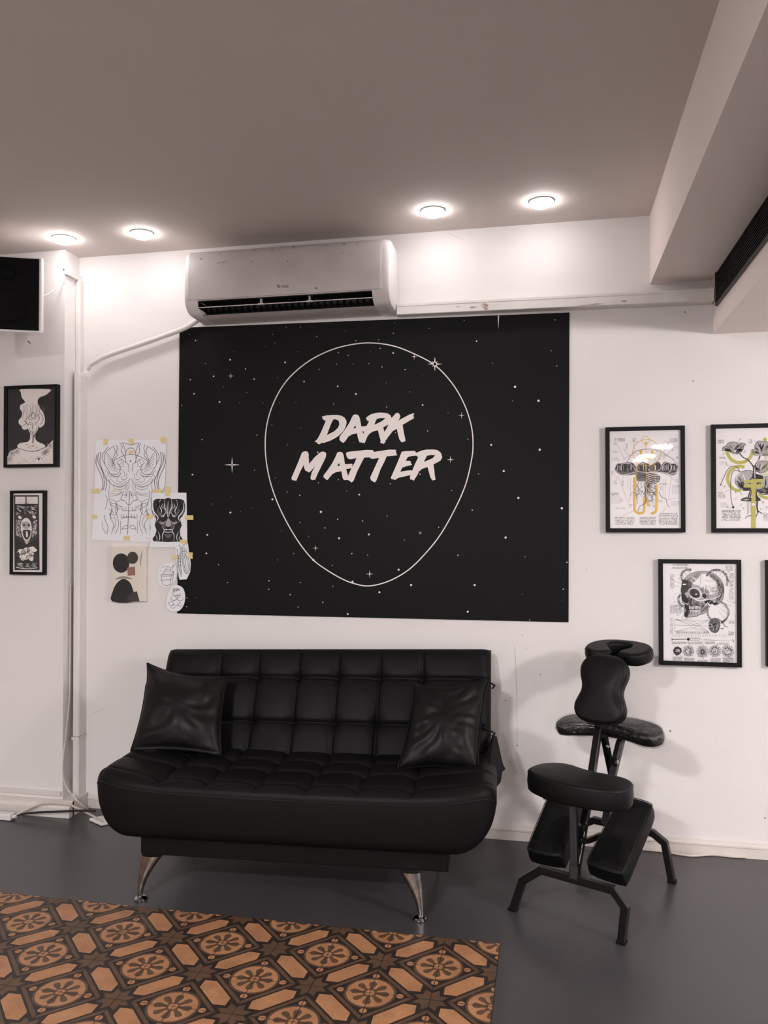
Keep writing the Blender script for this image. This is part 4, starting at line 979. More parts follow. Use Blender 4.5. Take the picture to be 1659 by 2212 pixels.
def skull(d):
    setc(d, (1410, 1195), .12658)
    top = [(490, 640), (505, 520), (560, 420), (660, 345), (800, 310), (930, 315), (1060, 360), (1160, 450), (1210, 560), (1215, 680), (1190, 790), (1130, 860), (1060, 885), (1000, 850), (940, 850), (930, 960), (890, 1020), (800, 1050), (740, 1080), (640, 1090), (550, 1085), (540, 960), (545, 870), (505, 830)]
    d.fill(top, 'light ink', 2, smooth=4)
    d.fill([(640, 420), (800, 350), (980, 380), (1090, 520), (1060, 680), (900, 700), (800, 560), (680, 520)], 'paper', 2.5, smooth=4); d.line(top, 8, 'dark ink', 3, smooth=4, closed=True)
    # shading
    d.hatch([(1100, 400), (1215, 560), (1215, 700), (1130, 860), (1060, 800), (1130, 640), (1080, 480)], 160, 60, 1.3, 'dark ink', 6, 3)
    d.hatch([(540, 440), (760, 330), (900, 330), (760, 470), (640, 560), (560, 600)], 120, 60, .8, 'grey ink', 6, 3)
    d.hatch([(900, 320), (1080, 380), (1160, 500), (1000, 440)], 70, 60, .6, 'grey ink', 6, 3)
    d.hatch([(560, 440), (660, 470), (690, 560), (620, 640), (560, 600)], 90, 50, 1.9, 'dark ink', 7, 3)
    d.hatch([(820, 560), (920, 520), (960, 640), (1000, 760), (880, 780), (800, 660)], 90, 60, 1.5, 'grey ink', 6, 3)
    d.hatch([(600, 720), (780, 800), (900, 850), (880, 960), (760, 1040), (620, 1060), (560, 960), (600, 860)], 170, 70, 1.5, 'dark ink', 7, 3)
    d.hatch([(940, 560), (1120, 540), (1160, 640), (1040, 720), (960, 660)], 50, 60, .3, 'light ink', 6, 3)
    # black side of the face, eye, nose
    d.fill([(505, 470), (560, 450), (600, 480), (575, 520), (600, 560), (660, 610), (600, 650), (545, 690), (590, 760), (615, 800), (600, 850), (560, 850), (520, 825), (500, 780), (495, 700), (480, 650), (490, 560)], 'ink', 4, smooth=2)
    d.fill([(515, 520), (570, 522), (568, 542), (512, 545)], 'paper', 5)
    d.fill([(630, 660), (680, 610), (750, 620), (800, 680), (795, 740), (740, 762), (680, 740), (640, 700)], 'ink', 4, smooth=4)
    d.fill([(722, 700), (742, 685), (760, 705), (735, 715)], 'paper', 5)
    d.line([(600, 640), (650, 600), (740, 600), (800, 640), (830, 700), (800, 770), (720, 775), (640, 740)], 14, 'paper', 5, smooth=4)
    d.line([(770, 600), (810, 660), (820, 720), (900, 790), (1020, 780), (1130, 740), (1160, 690)], 10, 'paper', 5, smooth=4)
    d.line([(700, 770), (780, 810), (900, 800), (1000, 780)], 16, 'paper', 5, smooth=4)
    d.fill([(850, 700), (900, 700), (915, 750), (880, 775), (845, 750)], 'ink', 4, smooth=3)
    d.fill([(880, 820), (960, 790), (990, 800), (940, 850), (900, 860)], 'ink', 4, smooth=3)
    d.fill([(960, 850), (1010, 800), (1040, 850), (1090, 830), (1120, 860), (1060, 885), (1010, 860), (980, 880)], 'ink', 4)
    d.fill([(545, 870), (600, 890), (620, 960), (600, 1080), (550, 1080), (540, 1030), (570, 980), (545, 930)], 'ink', 4, smooth=2)
    for k in range(9):      # teeth
        x = 620+k*24; y = 905+6*math.sin(k)
        d.fill([(x, y), (x+18, y), (x+16, y+50), (x+3, y+50)], 'paper', 5); d.line([(x+20, y-20), (x+19, y+60)], 6, 'ink', 6)
    for k in range(7): x = 640+k*24; d.fill([(x, 965), (x+17, 965), (x+14, 1010), (x+3, 1010)], 'paper', 5)
    d.line([(600, 960), (700, 965), (800, 950)], 9, 'ink', 6, smooth=3)
    for k in range(7): d.line([(870+k*10, 860+k*8), (800+k*14, 1030-k*8)], 5, 'ink', 6)
    d.line([(940, 840), (860, 940), (790, 1030)], 14, 'paper', 6, smooth=3)
    for L in ([(720, 460), (690, 500), (640, 500)], [(900, 460), (1000, 480), (1100, 450)], [(1010, 640), (1060, 655), (1110, 640)], [(960, 560), (1000, 600), (1100, 590), (1150, 620)], [(800, 320), (820, 460), (800, 560)], [(1030, 440), (1110, 500), (1160, 600)]):
        d.line(L, 4, 'dark ink', 6, smooth=4)
    # lettered rings
    for cx, cy, rr, a0, a1 in ((610, 400, 120, 2.6, 5.2), (1090, 470, 185, 3.6, 6.8), (560, 790, 120, 1.9, 4.0), (1110, 1010, 180, -1.2, 1.3), (1110, 1000, 175, 2.2, 3.8)):
        n = int(rr*(a1-a0)/14)
        for k in range(n):
            a = a0+(a1-a0)*k/n; c_, s_ = math.cos(a), math.sin(a); h = rnd.uniform(12, 20)
            d.line([(cx+c_*(rr-h), cy+s_*(rr-h)), (cx+c_*(rr+h), cy+s_*(rr+h))], rnd.choice((5, 7, 10)), 'ink', 7)
            if rnd.random() < .5: d.line([(cx+c_*(rr+h), cy+s_*(rr+h)), (cx+math.cos(a+.08)*(rr+h), cy+math.sin(a+.08)*(rr+h))], 6, 'ink', 7)
    # radiating annotation lines
    for k in range(44):
        a = k/44*2*PI; r0 = rnd.uniform(395, 430); r1 = r0+rnd.uniform(60, 180)
        x0, y0 = 860+r0*math.cos(a), 690+r0*math.sin(a)*.98; x1, y1 = 860+r1*math.cos(a), 690+r1*math.sin(a)*.98
        if 290 < x1 < 1400 and 200 < y1 < 1120: d.line([(x0, y0), (x1, y1)], 3, 'grey ink', 2); d.text(x1-10, y1-12, x1+14, y1+12, 1, 'dark ink', wd=4)
    for x0, y0, x1, y1, r_, m_ in ((330, 185, 610, 215, 2, 'dark ink'), (330, 230, 610, 265, 2, 'grey ink'), (1240, 210, 1370, 300, 5, 'grey ink'), (300, 360, 370, 610, 12, 'dark ink'), (1310, 340, 1385, 790, 20, 'dark ink'), (300, 880, 500, 1030, 9, 'grey ink'), (300, 1100, 345, 1380, 13, 'grey ink'), (1300, 1150, 1395, 1200, 3, 'dark ink'), (1290, 1335, 1395, 1395, 4, 'grey ink'), (400, 1345, 960, 1375, 2, 'grey ink'), (325, 1510, 580, 1550, 3, 'grey ink'), (595, 1510, 865, 1555, 3, 'grey ink'), (890, 1510, 1060, 1550, 3, 'grey ink'), (1090, 1530, 1310, 1560, 2, 'dark ink'),
                                  (340, 1765, 510, 1835, 6, 'grey ink'), (535, 1785, 715, 1850, 6, 'grey ink'), (765, 1820, 940, 1870, 4, 'grey ink'), (985, 1790, 1165, 1860, 6, 'grey ink'), (1195, 1780, 1385, 1865, 7, 'dark ink')):
        d.text(x0, y0, x1, y1, r_, m_, wd=4.5)
    # optics diagram, eyeball
    for k in range(7):
        y = 1130+k*34; d.line([(385, 1130 if k < 4 else 1335), (655, y), (960, 1140 if k % 2 else 1350)], 3.5, 'grey ink', 2)
    d.line([(370, 1225), (945, 1240)], 4, 'dark ink', 2); d.line([(375, 1120), (378, 1345)], 3, 'dark ink', 2)
    d.fill([(960, 1180), (1010, 1120), (1080, 1105), (1140, 1150), (1150, 1240), (1120, 1330), (1070, 1360), (1000, 1340), (955, 1270)], 'grey ink', 3, smooth=4)
    d.hatch([(980, 1180), (1080, 1120), (1140, 1200), (1110, 1320), (1020, 1330), (970, 1260)], 70, 50, .9, 'ink', 6, 4); d.hatch([(980, 1180), (1080, 1120), (1140, 1200), (1110, 1320), (1020, 1330), (970, 1260)], 40, 45, 2.3, 'paper', 5, 4)
    d.dot(985, 1235, 34, 'light ink', 5); d.dot(982, 1235, 20, 'ink', 6)
    for L in ([(1145, 1200), (1200, 1190), (1230, 1240), (1290, 1265)], [(1150, 1280), (1190, 1290), (1220, 1260)], [(1120, 1110), (1150, 1140), (1190, 1180)]): d.line(L, 11, 'dark ink', 4, smooth=4, taper=True)
    # syringe and needle
    d.line([(325, 1470), (590, 1468)], 12, 'dark ink', 3); d.line([(325, 1445), (330, 1500)], 8, 'dark ink', 3); d.line([(345, 1478), (575, 1476)], 4, 'paper', 4)
    d.dot(608, 1468, 26, 'ink', 4); d.line([(640, 1445), (780, 1447), (830, 1470), (780, 1492), (640, 1490)], 5, 'dark ink', 3, closed=True); d.line([(650, 1468), (800, 1470)], 4, 'grey ink', 3)
    for k in range(9): d.line([(650+k*15, 1445), (650+k*15, 1460)], 3, 'dark ink', 3)
    d.line([(870, 1478), (1090, 1488)], 5, 'dark ink', 3); d.line([(1090, 1488), (1375, 1495)], 16, 'dark ink', 3, taper=True); d.line([(1360, 1470), (1382, 1515)], 9, 'ink', 4)
    for k in range(26): x = 340+k*40; d.line([(x, 1430), (x+rnd.uniform(-20, 20), 1385)], 2.5, 'grey ink', 2); d.dot(x+rnd.uniform(-12, 12), 1398, 5, 'dark ink', 3, 5)
    # five virus discs
    for q, (cx, cy, r_) in enumerate(((420, 1668, 74), (612, 1672, 62), (850, 1685, 50), (1062, 1670, 66), (1280, 1675, 68))):
        if q == 0:
            d.fill([(cx+r_*math.cos(a)*rnd.uniform(.9, 1.05), cy+r_*math.sin(a)*rnd.uniform(.9, 1.05)) for a in [2*PI*k/18 for k in range(18)]], 'dark ink', 3, smooth=2)
            for k in range(9): d.line([(cx+rnd.uniform(-50, 30), cy+rnd.uniform(-50, 40)), (cx+rnd.uniform(-20, 40), cy+rnd.uniform(-30, 30)), (cx+rnd.uniform(-20, 50), cy+rnd.uniform(-40, 50))], 8, 'paper', 4, smooth=3, taper=True)
            for k in range(8): a = 2*PI*k/8+.2; d.line([(cx+r_*math.cos(a), cy+r_*math.sin(a)), (cx+r_*1.35*math.cos(a), cy+r_*1.35*math.sin(a))], 6, 'dark ink', 3)
            continue
        n = 30 if q != 2 else 36
        for k in range(n):
            a = 2*PI*k/n+rnd.uniform(-.05, .05); r1 = r_*rnd.uniform(1.35, 1.6) if q != 2 else rnd.uniform(80, 115)
            d.line([(cx+r_*(.75 if q != 2 else .3)*math.cos(a), cy+r_*(.75 if q != 2 else .3)*math.sin(a)), (cx+r1*math.cos(a), cy+r1*math.sin(a))], 6 if q != 2 else 4.5, 'ink', 3)
            d.dot(cx+r1*math.cos(a), cy+r1*math.sin(a), 6, 'ink', 4, 6)
        if q != 2:
            for k in range(70):
                a = rnd.uniform(0, 2*PI); r1 = r_*math.sqrt(rnd.random()); x, y = cx+r1*math.cos(a), cy+r1*math.sin(a)
                d.line([(x, y), (x+rnd.uniform(-14, 14), y+rnd.uniform(-14, 14))], 6, 'ink', 3)
def poppy(d):
    setc(d, (1520, 900), .12202)
    for (cx, cy, r_, a0, a1) in ((640, 590, 225, -.05, 3.1), (640, 1095, 215, 1.5, 5.1)):
        d.line([(cx+r_*math.cos(a0+(a1-a0)*k/24), cy+r_*math.sin(a0+(a1-a0)*k/24)) for k in range(25)], 58, 'olive gold', 1)
    d.line([(1150, 1445), (1050, 1420), (970, 1370)], 55, 'olive gold', 1, smooth=4); d.line([(1180, 1460), (1150, 1445)], 55, 'olive gold', 1)
    d.dot(1085, 405, 34, 'olive gold', 1)
    # flower heads
    fl1 = [(330, 590), (345, 540), (400, 515), (430, 470), (490, 450), (560, 450), (620, 470), (690, 465), (745, 490), (715, 520), (700, 580), (650, 640), (590, 660), (520, 650), (460, 620), (400, 590), (350, 605)]
    fl2 = [(870, 620), (860, 590), (910, 560), (900, 520), (950, 440), (1010, 430), (1080, 440), (1200, 450), (1250, 550), (1240, 670), (1120, 690), (1000, 680), (900, 680)]
    fl3 = [(860, 850), (920, 880), (1000, 790), (1070, 785), (1160, 800), (1200, 880), (1120, 960), (1010, 1000), (930, 960), (880, 900)]
    head = [(560, 1100), (600, 1030), (680, 970), (790, 950), (900, 980), (960, 1080), (980, 1180), (900, 1280), (780, 1310), (680, 1300), (600, 1230), (560, 1170)]
    head2 = [(920, 1290), (980, 1120), (1100, 1060), (1250, 1100), (1260, 1300), (1200, 1370), (1060, 1380), (960, 1340)]
    for P_ in (fl1, fl2, fl3, head, head2):
        d.fill(P_, 'light ink', 2, smooth=4)
        cx = sum(p[0] for p in P_)/len(P_); cyy_ = max(p[1] for p in P_)-30
        for k in range(46):
            p = P_[rnd.randrange(len(P_))]; t0 = rnd.uniform(.1, .5); t1 = rnd.uniform(.7, 1)
            x0, y0 = cx+(p[0]-cx)*t0+rnd.uniform(-30, 30), cyy_+(p[1]-cyy_)*t0; x1, y1 = cx+(p[0]-cx)*t1, cyy_+(p[1]-cyy_)*t1
            if inpoly(x0, y0, P_) and inpoly(x1, y1, P_): d.line([(x0, y0), ((x0+x1)/2+rnd.uniform(-14, 14), (y0+y1)/2), (x1, y1)], rnd.choice((5, 9, 14)), rnd.choice(('ink', 'dark ink', 'dark ink', 'grey ink', 'paper')), 3, smooth=3, taper=True)
        d.line(P_, 7, 'ink', 4, smooth=4, closed=True)
    d.hatch([(540, 560), (700, 560), (650, 640), (560, 650)], 40, 60, 2.6, 'ink', 12, 4); d.hatch([(330, 590), (430, 560), (500, 600), (460, 620)], 24, 50, .3, 'ink', 10, 4)
    d.hatch([(900, 1280), (1250, 1250), (1200, 1370), (1000, 1360)], 80, 60, .4, 'ink', 10, 4); d.hatch([(600, 1180), (700, 1120), (740, 1290), (640, 1270)], 50, 60, 1.2, 'ink', 9, 4)
    d.fill([(860, 1000), (1050, 1040), (1050, 1100), (880, 1110)], 'ink', 4); d.fill([(690, 1250), (840, 1230), (820, 1310), (700, 1310)], 'ink', 4)
    for L, w_ in (([(640, 650), (700, 720), (780, 760), (850, 840), (890, 910)], 16), ([(1000, 690), (970, 780), (920, 850), (900, 910)], 20), ([(895, 900), (900, 1000), (885, 1090)], 46), ([(950, 1480), (945, 1600), (965, 1700)], 26), ([(965, 1670), (1040, 1720)], 14), ([(960, 1690), (925, 1780)], 12), ([(850, 1750), (770, 1765), (735, 1810)], 10)):
        d.line(L, w_, 'dark ink', 5, smooth=5)
    d.line([(903, 900), (908, 1090)], 12, 'paper', 6); d.line([(990, 740), (925, 860)], 6, 'paper', 6)
    for L in ([(640, 970), (590, 890), (500, 880), (420, 950), (360, 1070), (300, 1210)], [(660, 980), (560, 950), (500, 1020), (480, 1200), (490, 1480), (530, 1610)]): d.line(L, 9, 'dark ink', 5, smooth=5)
    d.dot(300, 1208, 14, 'ink', 6); d.dot(525, 1605, 22, 'ink', 6)
    d.line([(570, 1130), (590, 1060), (660, 990)], 22, 'paper', 5, smooth=4); d.line([(570, 1130), (590, 1060), (660, 990)], 4, 'dark ink', 6, smooth=4)
    # hat-like base and hanging threads
    d.fill([(650, 1475), (700, 1440), (780, 1410), (820, 1310), (930, 1310), (950, 1400), (1000, 1450), (1000, 1490), (820, 1500), (700, 1495)], 'dark ink', 4, smooth=2)
    for k in range(4): d.line([(800+k*30, 1330), (770+k*34, 1440)], 8, 'paper', 5)
    d.fill([(680, 1475), (760, 1455), (820, 1470), (740, 1488)], 'light ink', 5)
    for k in range(5): d.line([(770+k*26, 1500), (775+k*24, 1740-k*20)], 5, 'grey ink', 3)
    # gold T
    d.fill([(705, 1125), (840, 1120), (840, 1105), (1045, 1100), (1045, 1160), (920, 1170), (920, 1195), (1048, 1195), (1048, 1252), (920, 1255), (920, 1985), (845, 1985), (845, 1255), (710, 1255), (710, 1205), (840, 1195), (840, 1175), (705, 1172)], 'olive gold', 7)
    for x in (1090, 1118): d.line([(x, 560), (x, 1010)], 9, 'olive gold', 7)
    d.line([(1010, 1020), (1180, 1020)], 9, 'olive gold', 7); d.line([(1020, 1045), (1180, 1045)], 9, 'olive gold', 7)
    d.dot(880, 1555, 30, 'paper', 8, 8); d.line([(870, 1555), (892, 1555)], 5, 'dark ink', 8)
    for L in ([(600, 440), (650, 400)], [(410, 640), (340, 670)], [(830, 420), (930, 450)], [(440, 860), (480, 890)], [(520, 1480), (600, 1430)], [(320, 1220), (370, 1260)], [(400, 1610), (500, 1610)], [(640, 1590), (690, 1530)], [(1000, 1500), (1060, 1520)], [(380, 1330), (470, 1290)]): d.line(L, 4, 'grey ink', 3)
    for x0, y0, x1, y1, r_ in ((250, 410, 360, 480, 4), (280, 710, 400, 750, 2), (250, 1330, 380, 1450, 5), (400, 820, 425, 870, 2), (800, 400, 860, 470, 3), (640, 380, 665, 420, 2), (330, 640, 350, 690, 2), (700, 590, 750, 640, 2), (365, 1210, 395, 1250, 2), (700, 1600, 725, 1640, 2), (410, 1570, 440, 1620, 2), (1040, 1500, 1075, 1540, 2), (1100, 1580, 1139, 1650, 3), (650, 1350, 680, 1390, 2), (550, 1320, 580, 1360, 2), (1000, 1620, 1050, 1660, 2)):
        d.text(x0, y0, x1, y1, r_, 'dark ink', wd=5)
    d.text(330, 1650, 660, 1800, 7, 'ink', wd=6); d.text(320, 1805, 650, 1850, 2, 'dark ink', wd=5); d.text(1060, 1700, 1180, 1840, 7, 'dark ink', wd=5)
    d.text(280, 790, 420, 850, 3, 'light ink', wd=4); d.text(300, 1520, 420, 1600, 4, 'light ink', wd=4)
framed('framed_print', (1308, 923, 1481, 1150), .019, .028, WY, 'framed jellyfish print with gold ring right of the banner', 'framed picture', jelly, tilt=.013, group=None)
a_ = onY(1537, 917, WY-.028); b_ = onY(1537, 1150, WY-.028)
def px_of(x, y, z):
    q = Vector((x, y, z))-EYE; k = q.dot(FWD); return (829.5+FPX*q.dot(RGT)/k, 1106-FPX*q.dot(UPV)/k)
e_ = px_of(a_.x+.362, WY-.028, b_.z)
framed('framed_print', (1537, 917, e_[0], e_[1]), .019, .028, WY, 'framed flower print with olive gold bars, cut off at the right edge', 'framed picture', poppy, tilt=.013)
framed('framed_print', (1423, 1208, 1603, 1442), .019, .028, WY, 'framed skull anatomy print hanging above the massage chair', 'framed picture', skull, tilt=.004)
a_ = onY(1655, 1210, WY-.028); b_ = onY(1655, 1440, WY-.028); e_ = px_of(a_.x+.362, WY-.028, b_.z)
framed('framed_print', (1655, 1210, e_[0], e_[1]), .019, .028, WY, 'framed print of which only a black frame edge shows at the lower right', 'framed picture', lambda d: None)

# ------------------------------------------------------------------ two framed pictures on the pier
def woman(d):
    setc(d, (0, 820), .19886)
    x0, y0, x1, y1 = 72, 98, 575, 925
    d.fill([(x0, y0), (x1, y0), (x1, y1), (x0, y1)], 'frame black', 1)
    hair = [(230, 105), (535, 105), (530, 140), (490, 170), (430, 195), (408, 240), (430, 300), (470, 360), (488, 430), (478, 490), (440, 520), (425, 515), (415, 480), (380, 450), (330, 445), (310, 470), (300, 500), (325, 510), (290, 540), (250, 540), (230, 500), (205, 480), (205, 440), (235, 400), (240, 355), (218, 320), (220, 280), (260, 255), (272, 240), (235, 190), (228, 140)]
    d.fill(hair, 'print white', 2, smooth=3)
    d.fill([(315, 455), (345, 440), (385, 445), (415, 470), (415, 530), (390, 580), (355, 605), (325, 580), (305, 530)], 'print white', 3, smooth=3)
    d.fill([(328, 570), (385, 575), (385, 650), (430, 685), (470, 700), (490, 735), (350, 785), (190, 740), (215, 690), (290, 680), (322, 650)], 'print white', 2, smooth=2)
    d.fill([(72, 850), (110, 780), (190, 742), (300, 780), (400, 780), (500, 735), (545, 690), (574, 655), (574, 924), (72, 924)], 'print white', 3)
    for cx, cy in ((130, 800), (510, 775), (185, 780), (545, 720), (105, 860), (480, 800)):
        for k in range(7):
            a = k*2*PI/7+cx; L_ = 42
            pts = [(cx, cy), (cx+L_*.5*math.cos(a-.3), cy+L_*.5*math.sin(a-.3)), (cx+L_*math.cos(a), cy+L_*math.sin(a)), (cx+L_*.5*math.cos(a+.3), cy+L_*.5*math.sin(a+.3))]
            pts = [(min(max(x, 74), 572), min(y, 922)) for x, y in pts]
            d.fill(pts, 'print white', 4); d.line(pts, 3, 'ink', 5, closed=True)
    for k in range(40):
        x, y = rnd.uniform(90, 560), rnd.uniform(810, 920); d.line([(x, y), (min(572, x+rnd.uniform(-40, 40)), min(922, y+rnd.uniform(10, 50)))], rnd.choice((3, 6, 9)), rnd.choice(('ink', 'dark ink', 'grey ink', 'print white')), 5, taper=True)
    d.fill([(385, 865), (420, 840), (460, 868), (420, 880)], 'print white', 6); d.dot(420, 862, 12, 'ink', 7); d.line([(380, 868), (420, 838), (465, 868)], 4, 'ink', 7, smooth=3)
    for k in range(16):
        x = 250+k*14; d.line([(x, 250+rnd.uniform(-10, 30)), (x+rnd.uniform(-20, 20), 340), (x+rnd.uniform(-40, 20), 430)], 2.5, rnd.choice(('grey ink', 'light ink', 'dark ink')), 4, smooth=3, taper=True)
    for L in ([(355, 350), (340, 400), (375, 430), (390, 400), (355, 350)], [(330, 380), (310, 420), (350, 440)], [(400, 370), (430, 420), (410, 450)], [(250, 500), (290, 470), (260, 450)], [(440, 360), (470, 430), (440, 490)], [(300, 400), (280, 450), (300, 490)]): d.line(L, 5, 'dark ink', 5, smooth=4)
    for L in ([(315, 485), (345, 485)], [(375, 485), (405, 480)], [(355, 470), (350, 530), (362, 545)], [(345, 568), (370, 568)], [(310, 470), (345, 465)], [(375, 465), (410, 460)], [(355, 605), (352, 690)], [(365, 605), (362, 690)], [(325, 590), (322, 650)], [(385, 590), (387, 650)], [(320, 530), (335, 580)], [(405, 520), (385, 580)]): d.line(L, 5, 'ink', 5, smooth=2)
    d.hatch([(320, 560), (390, 560), (390, 650), (320, 650)], 22, 40, 1.57, 'grey ink', 4, 4); d.hatch([(220, 700), (480, 700), (350, 775)], 16, 22, .3, 'dark ink', 5, 4)
    d.line([(190, 742), (350, 782), (492, 735)], 5, 'ink', 6, smooth=4)
def beast(d):
    setc(d, (0, 820), .19886)
    d.fill([(150, 1255), (422, 1255), (430, 2070), (158, 2070)], 'frame black', 1)
    x0, x1 = 166, 410
    d.fill([(x0, 1272), (x1, 1272), (x1, 1350), (x0, 1352)], 'print white', 2)
    for k in range(26): a = PI*k/25; d.line([(287, 1350), (287+140*math.cos(a), 1350-95*math.sin(a))] if abs(math.cos(a)) < .85 else [(287, 1350), (287+118*(1 if math.cos(a) > 0 else -1), 1350-60*math.sin(a))], 4, 'ink', 3, taper=True)
    d.line([(282, 1272), (287, 1500)], 12, 'ink', 4)
    d.hatch([(x0, 1360), (x1, 1360), (x1, 1480), (x0, 1480)], 80, 40, .4, 'print white', 4, 2)
    d.fill([(170, 1490), (240, 1470), (290, 1480), (350, 1470), (405, 1490), (405, 1700), (330, 1760), (240, 1760), (172, 1700)], 'dark ink', 2, smooth=3)
    d.hatch([(172, 1520), (230, 1520), (235, 1720), (172, 1700)], 90, 26, 1.2, 'print white', 4, 3); d.hatch([(350, 1520), (404, 1520), (404, 1700), (345, 1720)], 80, 26, 1.9, 'print white', 4, 3)
    d.fill([(235, 1540), (285, 1500), (330, 1540), (345, 1620), (340, 1700), (290, 1790), (240, 1700), (225, 1620)], 'print white', 4, smooth=3)
    d.fill([(240, 1555), (285, 1540), (325, 1560), (328, 1600), (285, 1625), (245, 1600)], 'light ink', 5, smooth=3); d.dot(262, 1580, 13, 'ink', 6); d.dot(310, 1582, 13, 'ink', 6)
    d.fill([(248, 1640), (290, 1630), (330, 1640), (325, 1700), (290, 1740), (255, 1700)], 'ink', 5, smooth=3); d.fill([(283, 1650), (298, 1650), (304, 1700), (292, 1715), (282, 1700)], 'print white', 6, smooth=2)
    for L in ([(240, 1700), (285, 1780), (340, 1700)], [(232, 1640), (240, 1700)], [(345, 1640), (338, 1700)], [(262, 1740), (290, 1760), (320, 1740)]): d.line(L, 5, 'ink', 6, smooth=3)
    for x, y in ((215, 1500), (370, 1495)): d.fill([(x-22, y-8), (x, y-22), (x+22, y), (x+4, y+18)], 'print white', 5, smooth=2)
    for x, y in ((245, 1450), (320, 1405), (300, 1460)): d.dot(x, y, 24, 'ink', 5); 
    for cx, cy, r_, k0 in ((230, 1870, 46, 0), (340, 1850, 52, 1), (290, 1900, 66, 2), (250, 1930, 40, 3), (335, 1935, 40, 4), (290, 1850, 36, 5)):
        P_ = [(cx+r_*math.cos(a)*(1+.25*math.sin(3*a+k0)), cy+r_*.8*math.sin(a)*(1+.2*math.cos(2*a+k0))) for a in [2*PI*q/14 for q in range(14)]]
        d.fill(P_, 'print white', 4+k0 % 2, smooth=2); d.line(P_, 4, 'ink', 6, smooth=2, closed=True)
    for cx, cy in ((210, 1960), (265, 2010), (330, 2000), (380, 1920), (195, 1900)): d.fill([(cx, cy-32), (cx+20, cy), (cx, cy+36), (cx-20, cy)], 'ink', 6, smooth=3)
    d.hatch([(170, 1990), (408, 1990), (408, 2050), (170, 2050)], 50, 40, .3, 'print white', 4, 5); d.line([(172, 2040), (290, 2055), (408, 2045)], 6, 'print white', 6, smooth=3)
framed('framed_drawing', (8, 834, 122.5, 1008), .016, .03, 3.885, 'framed black and white drawing of a woman with towering hair on the corner pier', 'framed picture', woman, paper='frame black')
framed('framed_drawing', (21, 1060, 95.5, 1242), .014, .025, 3.885, 'narrow framed black and white print of a snarling beast above a rose', 'framed picture', beast, paper='print white')

# ------------------------------------------------------------------ taped sketches
def sheet_tag(d, name, lab, cat='drawing'): return tag(d.mb.build(name, fix=False), lab, cat)
def sheet(Y, pts, m='sketch paper', sm_=0):
    d = Draw(Y, (180, 920), .18992); 
    P_ = sm(pts, sm_, True) if sm_ else pts
    d.fill(P_, m, 0)
    f = [d.P(p, 0) for p in P_]; n = len(f)
    d.mb.add(f+[p+Vector((0, .0012, 0)) for p in f], [(i, (i+1) % n, n+(i+1) % n, n+i) for i in range(n)]+[tuple(range(2*n-1, n-1, -1))], m)
    return d
K1, K2 = 'ink', 'grey ink'
d = sheet(WY-.003, [(128, 735), (770, 735), (775, 1322), (98, 1296)])
for L in ([(290, 740), (300, 860), (370, 890), (430, 920)], [(300, 800), (380, 790), (430, 760)], [(310, 830), (380, 860), (440, 830)], [(425, 820), (450, 785), (490, 790), (480, 760)], [(425, 820), (440, 850), (470, 850), (500, 890), (520, 895)], [(370, 865), (390, 950), (360, 1010), (290, 1000)], [(300, 870), (330, 960), (300, 1010), (330, 1060)], [(440, 910), (445, 960), (490, 965), (520, 965)], [(440, 1000), (430, 1040), (520, 1030)], [(425, 1060), (460, 1045), (520, 1042)], [(440, 1180), (460, 1140), (505, 1135), (500, 1165), (440, 1175)], [(425, 1080), (425, 1230)], [(375, 870), (365, 960), (390, 1040), (400, 1130), (365, 1230)], [(320, 950), (310, 1050), (345, 1120), (320, 1230)], [(245, 1010), (250, 1080), (280, 1150), (265, 1230)], [(210, 1090), (220, 1160), (255, 1225)], [(250, 790), (270, 830), (265, 900), (245, 950)], [(380, 880), (385, 960), (420, 920)], [(455, 935), (455, 965)], [(485, 925), (485, 965)], [(460, 1005), (460, 1040)], [(490, 1000), (490, 1040)], [(300, 880), (360, 930)], [(290, 940), (350, 990)], [(500, 745), (490, 800), (470, 820)], [(460, 745), (430, 790)], [(440, 745), (400, 775), (310, 770)], [(345, 1020), (370, 1100), (345, 1180)]):
    d.line(L, 4.5, K1 if len(L) > 3 else K2, 1, smooth=5); d.line(mirror(L, 520), 4.5, K1 if len(L) > 3 else K2, 1, smooth=5)
d.line([(528, 740), (515, 950), (503, 1235)], 7, K2, 1); d.hatch([(560, 1240), (740, 1240), (740, 1300), (560, 1300)], 14, 30, .4, 'light ink', 3, 1)
sheet_tag(d, 'sketch_sheet', 'lower sheet of the large demon mask line sketch taped to the wall')
d = sheet(WY-.0055, [(140, 165), (946, 160), (930, 662), (905, 737), (128, 742)])
